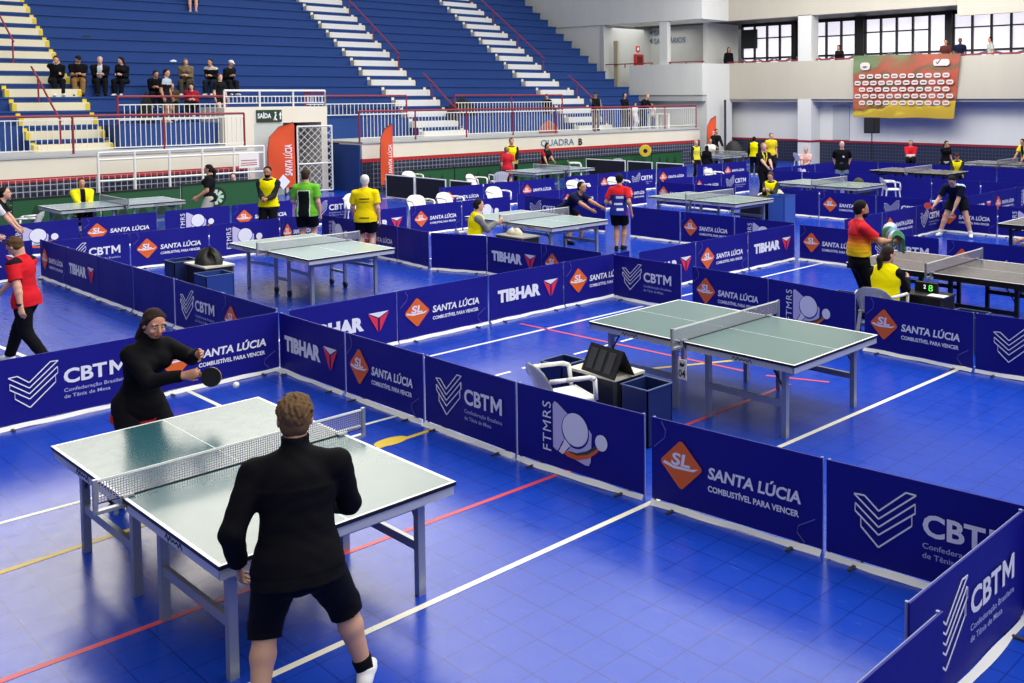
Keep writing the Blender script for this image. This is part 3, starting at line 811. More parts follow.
run('row before the second grey table', [(-15.6, -14.1, 'P'), (-14.05, -12.58, 'S'), (-12.54, -11.05, 'F')], 0, 16.2)
run('row behind the black-framed table', [(-10.8, -9.36, 'S'), (-9.33, -7.87, 'C'), (-7.7, -6.24, 'S'), (-6.2, -4.73, 'F')], 0, 16.03)
run('row beside the bending navy player', [(17.3, 18.8, 'P'), (18.85, 20.36, 'S'), (20.4, 21.65, 'C')], 1, -10.55)
run('row behind the bending navy player', [(-10.6, -9.17, 'S'), (-9.13, -7.66, 'F')], 0, 21.6)
run('row running back beyond bending navy player', [(21.75, 23.2, 'P'), (23.23, 24.7, 'T'), (24.74, 26.2, 'S'), (26.24, 27.7, 'F')], 1, -10.6)
run('row before the third grey table', [(-15.7, -14.2, 'P'), (-14.15, -12.5, 'S'), (-12.45, -11.0, 'C')], 0, 21.95)
run('row before the dark far table', [(-16.8, -15.3, 'P'), (-15.25, -13.75, 'P'), (-13.7, -12.2, 'P'), (-12.15, -10.7, 'P')], 0, 27.5)
run('farthest row beneath the banner wall', [(-20.2, -18.7, 'P'), (-18.65, -17.15, 'P'), (-17.1, -15.6, 'P'), (-15.55, -14.05, 'P'), (-14.0, -12.5, 'P'), (-12.45, -11.0, 'P')], 0, 33.0)
run('row behind the red and blue player', [(16.45, 17.9, 'P'), (17.93, 19.35, 'S'), (19.38, 20.5, 'P'), (20.55, 21.40, 'S')], 1, -19.95)
run('row behind the second grey table', [(-19.6, -18.15, 'S'), (-18.1, -16.65, 'P')], 0, 21.5)
run('boundary row below the painted court word', [(16.2, 17.7, 'S'), (17.75, 19.05, 'P'), (19.1, 20.5, 'S'), (20.93, 22.4, 'F'), (22.43, 23.75, 'S'), (23.8, 25.2, 'C'), (25.3, 26.9, 'S'), (27.5, 28.98, 'F'), (29.02, 30.5, 'S')], 1, -23.05)
run('row before standing umpire with lanyard', [(22.1, 23.45, 'P'), (23.5, 24.88, 'S'), (24.92, 26.4, 'C')], 1, -19.85)
run('row behind lanyard umpire', [(-19.8, -18.33, 'P'), (-18.3, -16.83, 'P')], 0, 27.3)
run('distant row by person in pink', [(27.7, 29.15, 'S'), (29.2, 30.65, 'F'), (30.7, 32.15, 'P')], 1, -20.0)
run('row at frame edge behind red-shirted boy', [(1.0, 2.45, 'C'), (2.5, 3.95, 'S'), (4.0, 5.45, 'T')], 1, -20.3)
# black screens in white frames
def screen(label, a, b, h=.78):
    a = Vector(a); b = Vector(b); v = b - a; L = v.length
    o = thing('court_screen', label, 'screen', (a.x, a.y, 0), math.atan2(v.y, v.x), 'black framed screens')
    MB().box(.02, L - .02, -.006, .006, .05, h - .02).build('black_panel', mat('#10131f', .7), o)
    mb = MB()
    for x in (.02, L - .02): mb.tube((x, 0, 0), (x, 0, h), .022)
    for z in (.05, h - .02): mb.tube((.02, 0, z), (L - .02, 0, z), .02)
    mb.build('white_frame', M_WHITE, o)
    for x in (.1, L - .1): MB().box(x - .03, x + .03, -.2, .2, 0, .025).build('foot', M_WHITE, o)
for i, (a, b, y_) in enumerate([(-27.7, -26.1, 17.4), (-26.05, -24.45, 17.4), (-24.25, -23.15, 17.4), (-28.3, -26.1, 26.85), (-26.0, -24.7, 26.85), (-24.5, -23.15, 26.85)]):
    screen('black screen in white tube frame, %s of three %s' % (ORD[i % 3], 'behind the man in yellow' if i < 3 else 'below the platform railing'), (a, y_), (b, y_))

# ------------------------------------------------------------------ tables
def half_top(top_m, sgn, L=1.37, Wd=1.525, t=.024, z=.76):
    """half a table top with painted border lines; sgn -1 / +1 gives the side of the net"""
    x0, x1 = (-L, -.006) if sgn < 0 else (.006, L)
    mb = MB(); w = Wd / 2; lw = .022
    xe = x0 if sgn < 0 else x1
    xi0, xi1 = (x0 + lw, x1) if sgn < 0 else (x0, x1 - lw)
    def q(a, b, c, d, mi): mb.add([(a, c, z), (b, c, z), (b, d, z), (a, d, z)], [(0, 1, 2, 3)], mi)
    q(xi0, xi1, -w + lw, -.0025, 0); q(xi0, xi1, .0025, w - lw, 0); q(xi0, xi1, -.0025, .0025, 1)
    q(x0, x1, -w, -w + lw, 1); q(x0, x1, w - lw, w, 1)
    if sgn < 0: q(x0, xi0, -w + lw, w - lw, 1)
    else: q(xi1, x1, -w + lw, w - lw, 1)
    mb.box(x0, x1, -w, w, z - t, z - .0006, 2)
    return mb.mesh('tabletop', [top_m, M_PRINTW, M_BLACK])
def net_meshes():
    w = .7625 + .1525
    nm = MB().box(-.0008, .0008, -w, w, .765, .905).mesh('net_mesh', M_NET)
    tp = MB().box(-.004, .004, -w, w, .898, .9125).mesh('net_tape', M_WHITE)
    cord = MB().box(-.004, .004, -w, w, .7605, .767).mesh('net_cord', M_BLACK)
    posts = []
    for s in (-1, 1):
        mb = MB(); mb.box(-.014, .014, s * w - .012, s * w + .012, .70, .918)
        mb.box(-.02, .02, min(s * .74, s * w), max(s * .74, s * w), .70, .722); mb.box(-.03, .03, min(s * .70, s * .765), max(s * .70, s * .765), .763, .775)
        mb.box(-.012, .012, s * .772 - .008, s * .772 + .008, .70, .775); mb.lathe((0, s * .80, .66), [(.012, 0), (.018, .012), (.012, .04)], 8)
        posts.append(mb.mesh('net_post', M_STEEL))
    return nm, tp, cord, posts
NETM = net_meshes()
TOPS = {}
def tt_table(label, x, y, rz=0., top='#2c5560', metal=None, style='fixed', group='table tennis tables'):
    metal = metal or M_STEEL
    o = thing('table_tennis_table', label, 'table', (x, y, 0), rz, group)
    if top not in TOPS:
        m = table_material('tabletop_' + top.strip('#'), top); TOPS[top] = (half_top(m, -1), half_top(m, 1))
    for me in TOPS[top]: link('tabletop', me, o)
    for s in (-1, 1):
        ap = MB()
        x0, x1 = sorted((s * .03, s * 1.35))
        ap.box(x0, x1, -.752, -.735, .675, .736); ap.box(x0, x1, .735, .752, .675, .736)
        ap.box(s * 1.35 - .009, s * 1.35 + .009, -.752, .752, .675, .736); ap.box(s * .04 - .009, s * .04 + .009, -.752, .752, .69, .736)
        ap.build('apron', M_SILVER if metal is M_STEEL else M_BLACK, o)
        ink = MB()
        wv = [(s * .75 - .12 + .024 * i_, -.7535, .700 + (.016 if i_ % 2 else -.008) + .006 * math.sin(i_ * 2.3)) for i_ in range(11)]
        for p_, q_ in zip(wv, wv[1:]): ink.bar(p_, q_, .002, .008)
        ink.build('apron_mark', M_BLACKM, o)
        for ys in (-1, 1):
            if style == 'fixed':
                for xx in (1.165, .225):
                    MB().box(s * xx - .026, s * xx + .026, ys * .615 - .026, ys * .615 + .026, 0, .69).build('leg', metal, o)
                MB().bar((s * .25, ys * .615, .32), (s * 1.14, ys * .615, .32), .03, .06).build('stretcher', metal, o)
                MB().bar((s * 1.0, ys * .615, .68), (s * 1.15, ys * .615, .46), .014).build('brace', M_DGREY, o)
            else:
                MB().box(s * 1.08 - .024, s * 1.08 + .024, ys * .56 - .024, ys * .56 + .024, 0, .69).build('leg', metal, o)
                MB().bar((s * .2, ys * .5, .45), (s * 1.08, ys * .56, .45), .03, .045).build('stretcher', metal, o)
                lg = MB().box(s * .22 - .022, s * .22 + .022, ys * .5 - .022, ys * .5 + .022, .09, .69).build('leg', metal, o)
                wh = MB(); c = Vector((s * .22, ys * .5, .055)); wh.tube(c + Vector((0, -.018, 0)), c + Vector((0, .018, 0)), .055, n=16)
                wh.build('wheel', M_BLACK, lg)
        MB().bar((s * (1.165 if style == 'fixed' else 1.08), -.6, .60), (s * (1.165 if style == 'fixed' else 1.08), .6, .60), .03, .04).build('crossbar', metal, o)
    if style != 'fixed':
        for ys in (-1, 1): MB().bar((-.24, ys * .5, .26), (.24, ys * .5, .26), .03, .04).build('carriage_bar', metal, o)
    nm, tp, cord, posts = NETM
    n = link('net', nm, o); link('net_tape', tp, n); link('net_cord', cord, n)
    for p in posts: link('net_post', p, o)
    return o
tt_table('near teal table reflecting light between the two players in black', -6.53, 2.95, 0, '#2f5c64')
TB = tt_table('empty-court green-grey table with hanging number card', -6.41, 8.16, 0, '#647f7b')
tt_table('teal table on wheels near the yellow-shirted man', -15.4, 8.2, 0, '#a3b8b6', None, 'wheels')
tt_table('teal table beside umpire in yellow vest, two players behind', -15.3, 13.07, 0, '#a3b8b6')
tt_table('dark grey table on black legs behind ponytailed umpire', -6.26, 13.3, 0, '#4b4743', M_BLACK)
tt_table('grey-green table beside seated boy umpire and blue box', -15.1, 18.5, 0, '#7d9590')
tt_table('grey-green table with white chair behind its far end', -14.9, 23.6, 0, '#7d9590')
tt_table('dark grey far table below the red-jacketed spectator', -15.1, 29.3, 0, '#6a6f72', M_BLACK)
tt_table('farthest pale table at the frame edge under the wall', -14.3, 34.6, 0, '#4a4f52')
tt_table('pale blue table by the white fence and green boards', -25.4, 8.55, PI / 2, '#86a3b0')
tt_table('pale blue table below the painted court word', -25.25, 22.3, PI / 2, '#86a3b0')
tt_table('distant pale table beneath the small orange flag', -25.6, 32.6, PI / 2, '#5f7478')
# number card hanging from the net clamp
nc = MB().box(-.055, .055, -.004, .004, -.1, .1).build('number_card', mat('#eceae6', .5)); nc.location = (-6.3, 7.27, .52); tag(nc, 'white card with table number hanging from empty-court net post', 'card')
mb = MB(); put_text(mb, '04', -.045, -.075, width=.09, height=.075, y=-.006, bold=.02); mb.prism([(-.03, .04), (-.02, .075), (.01, .055), (.03, .075), (.03, .04), (0, .025)], -.006, -.0045); mb.build('digits', M_BLACK, nc)
MB().tube((0, 0, .1), (0, .0, .2), .003).build('string', M_BLACK, nc)

# ------------------------------------------------------------------ chairs, boxes, umpire desks
def plastic_chair(label, x, y, rz, group='white plastic chairs'):
    """monobloc armchair; faces local +y"""
    o = thing('plastic_chair', label, 'chair', (x, y, 0), rz, group)
    mb = MB()
    f0 = lambda u, v: (-.22 + .44 * u, -.2 + .43 * v, .43 - .02 * math.sin(PI * u) * math.sin(PI * v) + .01 * v)
    mb.grid(f0, 8, 8).grid(lambda u, v: Vector(f0(1 - u, v)) - Vector((0, 0, .02)), 8, 8)
    mb.bar((-.22, -.2, .42), (-.22, .23, .42), .02, .04); mb.bar((.22, -.2, .42), (.22, .23, .42), .02, .04); mb.bar((-.22, .23, .42), (.22, .23, .42), .02, .05)
    mb.build('seat', M_CHAIR, o, True)
    bk = MB()
    def bf(u, v, off=0):
        s = 2 * u - 1
        wd = .23 + .03 * v
        top = .78 - .10 * s * s * s * s - .03 * s * s
        return (wd * s, -.2 - .11 * v + .07 * s * s + off, .43 + (top - .43) * v)
    N = 12
    # slatted back: top band, bottom band and slats
    def band(v0, v1, u0, u1):
        bk.grid(lambda u, v: bf(u0 + (u1 - u0) * u, v0 + (v1 - v0) * v), 8, 3).grid(lambda u, v: bf(u1 - (u1 - u0) * u, v0 + (v1 - v0) * v, -.02), 8, 3)
    band(.72, 1, 0, 1); band(0, .16, 0, 1)
    for i in range(7): band(.14, .74, i / 7 + .012, (i + 1) / 7 - .012)
    bk.build('backrest', M_CHAIR, o, True)
    for s in (-1, 1):
        MB().path([(s * .25, -.24, .66), (s * .29, -.1, .665), (s * .29, .14, .655), (s * .28, .2, .63), (s * .265, .22, .43)], .022, 8).build('armrest', M_CHAIR, o, True)
        for yy in (-1, 1):
            MB().bar((s * .21, yy * .19 + .01, .42), (s * .25, yy * .235, 0), .04, .035).build('leg', M_CHAIR, o)
    return o
PC = [('white plastic chair behind black umpire desk of empty court', -6.78, 6.1, -.3),
      ('white plastic chair holding the ponytailed umpire', -6.35, 11.32, 0.1),
      ('white plastic chair tilted beside table at the left boards', -24.7, 6.55, 2.6),
      ('white plastic chair at the boundary row behind the green-shirted man', -22.6, 13.3, -1.9),
      ('white plastic chair beyond the black framed screens', -28.0, 18.6, -1.6),
      ('white plastic chair before green board near the red player', -25.3, 19.2, -1.2),
      ('white plastic chair behind the umpire in yellow, nearest him', -20.9, 14.1, -1.7),
      ('white plastic chair beside another behind the yellow-vested umpire', -20.9, 15.0, -1.5),
      ('white plastic chair behind the boundary of the crouching player', -21.2, 16.8, -1.7),
      ('white plastic chair behind the player in red and blue', -21.0, 19.6, -1.6),
      ('white plastic chair between chevron barrier and orange diamonds', -20.9, 21.2, -1.5),
      ('white plastic chair beside the standing black-shirted umpire', -20.7, 25.6, -1.4),
      ('white plastic chair at end of the third grey table', -14.4, 26.2, -.8),
      ('white plastic chair far back near the column', -23.8, 35.4, -.5),
      ('white plastic chair draped near painted word, yellow cloth beneath', -28.0, 26.0, -.7),
      ('white plastic chair tipped at end of the framed screens', -27.6, 27.9, .9),
      ('white plastic chair on which a player in red leans', -25.9, 20.55, 1.2)]
for a in PC: plastic_chair(*a)

def bin_box(label, x, y, s=.32, h=.52, rz=0., m=None):
    o = thing('towel_box', label, 'box', (x, y, 0), rz, 'towel boxes'); q = s / 2; t = .012
    mb = MB().box(-q, q, -q, -q + t, 0, h).box(-q, q, q - t, q, 0, h).box(-q, -q + t, -q, q, 0, h).box(q - t, q, -q, q, 0, h).box(-q, q, -q, q, 0, .012)
    mb.build('shell', m or M_NAVYBOX, o)
    e = MB()
    for a, b in (((-q, -q), (q, -q)), ((q, -q), (q, q)), ((q, q), (-q, q)), ((-q, q), (-q, -q))): e.bar((*a, h), (*b, h), .014, .01)
    e.build('rim', mat('#4d628f', .5), o)
    return o
def desk(label, x, y, w=.66, d=.42, h=.56, rz=0., top='#d6d2c2'):
    o = thing('umpire_desk', label, 'desk', (x, y, 0), rz, 'umpire desks')
    MB().box(-w / 2, w / 2, -d / 2, d / 2, h - .025, h).build('desktop', mat(top, .4), o)
    mb = MB().box(-w / 2 + .02, w / 2 - .02, -d / 2 + .02, -d / 2 + .04, .03, h - .025).box(-w / 2 + .02, -w / 2 + .04, -d / 2 + .02, d / 2 - .02, .03, h - .025).box(w / 2 - .04, w / 2 - .02, -d / 2 + .02, d / 2 - .02, .03, h - .025).box(-w / 2 + .02, w / 2 - .02, d / 2 - .04, d / 2 - .02, .03, h - .025)
    mb.build('black_skirt', M_BLACK, o)
    for sx in (-1, 1):
        for sy in (-1, 1): MB().box(sx * (w / 2 - .03) - .015, sx * (w / 2 - .03) + .015, sy * (d / 2 - .03) - .015, sy * (d / 2 - .03) + .015, 0, h - .025).build('leg', M_DGREY, o)
    return o
bin_box('navy towel box left of the empty court umpire desk', -7.46, 6.72)
desk('black umpire desk with cream top on the empty court', -6.82, 6.72, .66, .42, .55)
bin_box('navy towel box right of the empty court umpire desk', -6.2, 6.64, .34, .54)
sb = thing('scoreboard', 'folded black tent-shaped flip scoreboard on empty court desk', 'scoreboard', (-6.72, 6.64, .55), -.12)
mb = MB()
for s in (-1, 1): mb.add([(-.26, s * .13, 0), (.26, s * .13, 0), (.26, s * .006, .25), (-.26, s * .006, .25), (-.26, s * .115, 0), (.26, s * .115, 0), (.26, -s * .006, .25), (-.26, -s * .006, .25)], [(0, 1, 2, 3), (7, 6, 5, 4), (0, 3, 7, 4), (1, 5, 6, 2)])
mb.build('case', M_BLACK, sb)
mb = MB()
for x in (-.16, -.02, .13):
    mb.add([(x - .05, -.118, .035), (x + .05, -.118, .035), (x + .05, -.03, .215), (x - .05, -.03, .215), (x - .05, -.108, .035), (x + .05, -.108, .035), (x + .05, -.02, .215), (x - .05, -.02, .215)], [(0, 1, 2, 3), (7, 6, 5, 4), (0, 4, 5, 1), (2, 6, 7, 3), (1, 5, 6, 2), (0, 3, 7, 4)])
mb.build('flip_cards', M_DGREY, sb)
# court with the wheeled table
bin_box('navy towel box left of the desk with black bag', -16.2, 6.42, .38, .66)
desk('black umpire desk carrying a dark bag near wheeled table', -15.55, 6.58, .78, .46, .66)
bin_box('navy towel box right of the desk with black bag', -14.92, 6.38, .42, .60, 0, mat('#1b3a86', .5))
bg = MB(); bg.grid(lambda u, v: ((.26 + .03 * math.sin(u * 25)) * math.cos(2 * PI * u) * math.cos(v * PI / 2) * (1 - .15 * v), (.19 + .02 * math.sin(u * 31)) * math.sin(2 * PI * u) * math.cos(v * PI / 2), .19 * math.sin(v * PI / 2) * (1 + .3 * math.sin(u * 12) + .15 * math.sin(u * 29 + v * 4))), 28, 9)
o = bg.build('bag', mat('#16150f', .6, bump=.6, bscale=9.), None, True); o.location = (-15.5, 6.56, .66); tag(o, 'slumped dark bag on the umpire desk by the wheeled table', 'bag')
# mid court, yellow-vested umpire's desk
desk('black umpire desk before the seated yellow-vested umpire', -14.45, 11.9, .8, .45, .62, 0, '#8c8a82')
o = MB().grid(lambda u, v: (.2 * math.cos(2 * PI * u) * math.cos(v * PI / 2), .12 * math.sin(2 * PI * u) * math.cos(v * PI / 2), .10 * math.sin(v * PI / 2) * (1 + .4 * math.sin(25 * u) * math.cos(v * 5))), 18, 6).build('towel', mat('#c9c0a8', .9, bump=.6, bscale=20.), None, True); o.location = (-14.6, 11.95, .62); tag(o, 'crumpled pale towel on the yellow-vested umpire desk', 'towel')
# ponytailed umpire's desk and boxes
desk('black umpire desk with papers before the ponytailed umpire', -6.0, 11.95, .6, .4, .6, 0, '#191a1d')
bin_box('grey-blue box beneath the black-framed table edge', -5.35, 11.75, .42, .46, 0, mat('#2c3f6e', .5))
bin_box('navy towel box behind the man carrying the towel', -6.95, 11.35, .36, .56)
o = thing('digital_scoreboard', 'black digital scoreboard with a glowing green numeral', 'scoreboard', (-6.05, 12.02, .6), .0)
MB().box(-.17, .15, -.03, .03, 0, .13).build('case', M_BLACK, o)
mb = MB(); put_text(mb, '8', .03, .02, width=.065, height=.09, y=-.033, bold=.0); mb.build('numeral', mat('#5fe04a', .5, emit=1.2), o)
mb = MB(); put_text(mb, '2', -.04, .05, width=.035, height=.05, y=-.033, bold=.02); mb.build('numeral', mat('#e9f3ff', .5, emit=1.0), o)
o = MB().box(-.12, .12, -.08, .08, 0, .006).build('score_sheet', mat('#e6e4dc', .6)); o.location = (-5.82, 11.86, .6); tag(o, 'white score sheet on the ponytailed umpire desk', 'paper')
bin_box('tall blue box beside the seated boy umpire', -14.3, 20.4, .5, .72, 0, mat('#3a5fae', .5))
desk('black umpire desk before the seated boy umpire', -15.0, 20.2, .7, .42, .66, 0, '#191a1d')
bin_box('grey-blue box under the farthest pale table', -13.2, 33.45, .6, .7, 0, mat('#405a90', .5))
desk('low pale desk in front of farthest table', -15.6, 33.45, .9, .4, .6)
o = MB().grid(lambda u, v: (.22 * math.cos(2 * PI * u) * math.cos(v * PI / 2), .14 * math.sin(2 * PI * u) * math.cos(v * PI / 2), .3 * math.sin(v * PI / 2)), 16, 6).build('sports_bag', mat('#3b3a14', .6), None, True); o.location = (-15.5, 26.2, .42); tag(o, 'black and yellow sports bag near the third grey table', 'bag')
MBs = MB().box(-.3, .3, -.22, .22, 0, .42).build('bag_bench', M_BLACK); MBs.location = (-15.5, 26.2, 0); tag(MBs, 'small black bench under the black and yellow bag', 'bench')
o = MB().lathe((0, 0, 0), [(.05, 0), (.24, .0), (.26, .03), (.24, .06), (.05, .06)], 20).build('round_sign', mat('#e2c02e', .5)); o.location = (-28.0, 30.0, .95); o.rotation_euler = (PI / 2, 0, PI / 4); tag(o, 'small yellow round sign on top of green board', 'sign')
MB().lathe((0, 0, .061), [(.02, 0), (.09, .002), (.09, .004)], 16).build('hub', M_BLACK, o)
MB().tube((0, -.95, .03), (0, -.2, .03), .015).build('pole', M_DGREY, o)
ball = MB(); ball.lathe((0, 0, 0), [(.02 * math.sin(PI * i / 10) + .0002, -.02 * math.cos(PI * i / 10)) for i in range(11)], 16)
o = ball.build('table_tennis_ball', mat('#f2f2ee', .3), None, True); o.location = (-6.2, 2.77, 1.405); tag(o, 'white ball flying above the near teal table', 'ball')

# ------------------------------------------------------------------ people: signed-distance bodies, meshed with surface nets
def V(*a): return np.array(a, float)
def nrm(v): return v / (np.linalg.norm(v) + 1e-9)
def surface_nets(D, org, h):
    D = D.astype(np.float32)
    sx, sy, sz = D.shape
    acc = np.zeros((sx - 1, sy - 1, sz - 1, 3), np.float32); cnt = np.zeros((sx - 1, sy - 1, sz - 1), np.float32)
    edges = []
    for ax in range(3):
        a = np.take(D, range(0, D.shape[ax] - 1), ax); b = np.take(D, range(1, D.shape[ax]), ax)
        I = np.argwhere((a < 0) != (b < 0))
        if len(I) == 0: continue
        av = a[I[:, 0], I[:, 1], I[:, 2]]; bv = b[I[:, 0], I[:, 1], I[:, 2]]
        t = av / (av - bv); P_ = I.astype(np.float32); P_[:, ax] += t
        o1, o2 = [q for q in range(3) if q != ax]
        for d1 in (0, 1):
            for d2 in (0, 1):
                J = I.copy(); J[:, o1] -= d1; J[:, o2] -= d2
                ok = np.all(J >= 0, 1) & (J[:, 0] < sx - 1) & (J[:, 1] < sy - 1) & (J[:, 2] < sz - 1)
                np.add.at(acc, tuple(J[ok].T), P_[ok]); np.add.at(cnt, tuple(J[ok].T), 1)
        edges.append((ax, o1, o2, I, av < 0))
    cells = np.argwhere(cnt > 0)
    idx = -np.ones(cnt.shape, int); idx[tuple(cells.T)] = np.arange(len(cells))
    vs = acc[tuple(cells.T)] / cnt[tuple(cells.T)][:, None] * h + org
    faces = []
    for ax, o1, o2, I, inside in edges:
        ok = (I[:, o1] > 0) & (I[:, o2] > 0) & (I[:, o1] < cnt.shape[o1]) & (I[:, o2] < cnt.shape[o2])
        I = I[ok]; ins = inside[ok]
        def c(d1, d2):
            J = I.copy(); J[:, o1] -= d1; J[:, o2] -= d2; return idx[tuple(J.T)]
        q = np.stack([c(1, 1), c(0, 1), c(0, 0), c(1, 0)], 1)
        fl = ins if ax != 1 else ~ins
        q[~fl] = q[~fl][:, ::-1]
        faces.append(q)
    return vs, np.concatenate(faces) if faces else np.zeros((0, 4), int)

class Sdf:
    def __init__(s): s.p = []
    def cap(s, a, b, ra, rb, flat=None, k=.02, cut=False):
        """tapered capsule; flat=(axis, ratio) squashes across axis; cut ends it square at b"""
        s.p.append(('c', V(*a), V(*b), ra, rb, flat, k, cut)); return s
    def ell(s, c, r, ax=None, k=.02):
        s.p.append(('e', V(*c), V(*r), np.eye(3) if ax is None else np.array(ax), k)); return s
    def cutp(s, c, n, rad):
        s.p.append(('x', V(*c), nrm(V(*n)), rad)); return s
    def bounds(s):
        lo = np.full(3, 1e9); hi = -lo
        for q in s.p:
            if q[0] == 'c': r = max(q[3], q[4]); lo = np.minimum(lo, np.minimum(q[1], q[2]) - r); hi = np.maximum(hi, np.maximum(q[1], q[2]) + r)
            elif q[0] == 'e': r = max(q[2]); lo = np.minimum(lo, q[1] - r); hi = np.maximum(hi, q[1] + r)
        return lo, hi
    def mesh(s, vox, wr=0., seed=0):
        lo, hi = s.bounds(); lo = lo - 4 * vox - .012; hi = hi + 4 * vox + .012
        n = np.ceil((hi - lo) / vox).astype(int) + 1
        D = np.full(n, .2, np.float32)
        for q in s.p:
            if q[0] == 'c': r = max(q[3], q[4]); a = np.minimum(q[1], q[2]) - r; b = np.maximum(q[1], q[2]) + r; k = q[6]
            elif q[0] == 'e': r = max(q[2]); a = q[1] - r; b = q[1] + r; k = q[4]
            else: a = q[1] - q[3]; b = q[1] + q[3]; k = 0
            m = k + 2.5 * vox
            i0 = np.maximum(np.floor((a - m - lo) / vox).astype(int), 0); i1 = np.minimum(np.ceil((b + m - lo) / vox).astype(int) + 1, n)
            if np.any(i1 <= i0): continue
            X = lo[0] + vox * np.arange(i0[0], i1[0])[:, None, None]; Y = lo[1] + vox * np.arange(i0[1], i1[1])[None, :, None]; Z = lo[2] + vox * np.arange(i0[2], i1[2])[None, None, :]
            sl = tuple(slice(u, v) for u, v in zip(i0, i1))
            if q[0] == 'c':
                A, B = q[1], q[2]; d = B - A; L2 = d @ d + 1e-12
                px, py, pz = X - A[0], Y - A[1], Z - A[2]
                tr = (px * d[0] + py * d[1] + pz * d[2]) / L2
                t = np.clip(tr, 0, 1)
                qx, qy, qz = px - t * d[0], py - t * d[1], pz - t * d[2]
                rad = q[3] + (q[4] - q[3]) * t
                if q[5] is not None:
                    ax, ra = nrm(np.array(q[5][0], float)), q[5][1]
                    w = qx * ax[0] + qy * ax[1] + qz * ax[2]
                    g = (1 / ra - 1)
                    l1 = np.sqrt((qx + g * w * ax[0]) ** 2 + (qy + g * w * ax[1]) ** 2 + (qz + g * w * ax[2]) ** 2)
                    dd = (l1 - rad) * (ra + (1 - ra) * .35)
                else:
                    dd = np.sqrt(qx * qx + qy * qy + qz * qz) - rad
                if q[7]: dd = np.maximum(dd, (tr - 1) * math.sqrt(L2))
            elif q[0] == 'e':
                px, py, pz = X - q[1][0], Y - q[1][1], Z - q[1][2]; ax = q[3]; r = q[2]
                l = [px * ax[i][0] + py * ax[i][1] + pz * ax[i][2] for i in range(3)]
                k0 = np.sqrt(sum((l[i] / r[i]) ** 2 for i in range(3))); k1 = np.sqrt(sum((l[i] / r[i] ** 2) ** 2 for i in range(3))) + 1e-9
                dd = k0 * (k0 - 1) / k1
            else:
                # remove everything beyond a plane, within a ball
                px, py, pz = X - q[1][0], Y - q[1][1], Z - q[1][2]
                pl = -(px * q[2][0] + py * q[2][1] + pz * q[2][2]); bl = np.sqrt(px * px + py * py + pz * pz) - q[3]
                D[sl] = np.maximum(D[sl], -np.maximum(pl, bl)); continue
            old = D[sl]
            if k > 0:
                hh = np.maximum(k - np.abs(old - dd), 0) / k
                D[sl] = np.minimum(old, dd) - hh * hh * k / 4
            else: D[sl] = np.minimum(old, dd)
        if wr:
            X = lo[0] + vox * np.arange(n[0])[:, None, None]; Y = lo[1] + vox * np.arange(n[1])[None, :, None]; Z = lo[2] + vox * np.arange(n[2])[None, None, :]
            D += wr * (np.sin(X * 31 + seed + 3 * np.sin(Z * 13)) * np.sin(Z * 47 + seed * 2 + 2 * np.sin(X * 17 + Y * 11)) + .6 * np.sin(Y * 39 + Z * 29 + seed))
        D[0] = D[-1] = .1; D[:, 0] = D[:, -1] = .1; D[:, :, 0] = D[:, :, -1] = .1
        return surface_nets(D, lo, vox)

def np_mesh(name, vs, fs, mats, zone=None):
    me = bpy.data.meshes.new(name)
    me.vertices.add(len(vs)); me.vertices.foreach_set('co', vs.astype(np.float32).ravel())
    me.loops.add(len(fs) * 4); me.loops.foreach_set('vertex_index', fs.astype(np.int32).ravel())
    me.polygons.add(len(fs)); me.polygons.foreach_set('loop_start', np.arange(0, len(fs) * 4, 4, dtype=np.int32))
    for m in (mats if isinstance(mats, (list, tuple)) else [mats]): me.materials.append(m)
    if zone is not None:
        c = vs[fs].mean(1); me.polygons.foreach_set('material_index', np.array(zone(c), dtype=np.int32))
    me.polygons.foreach_set('use_smooth', np.ones(len(fs), bool))
    me.update(calc_edges=True); me.validate()
    return me

SKIN = {'light': '#d9a58a', 'tan': '#c4906f', 'dark': '#6e4630', 'pink': '#dcab96'}
def ik(a, c, l1, l2, pole):
    d = c - a; L = np.linalg.norm(d); L = min(max(L, 1e-4), (l1 + l2) * .999); u = nrm(d)
    x = (l1 * l1 - l2 * l2 + L * L) / (2 * L); hgt = math.sqrt(max(l1 * l1 - x * x, 0))
    p = pole - u * (pole @ u); return a + u * x + nrm(p) * hgt, a + u * L

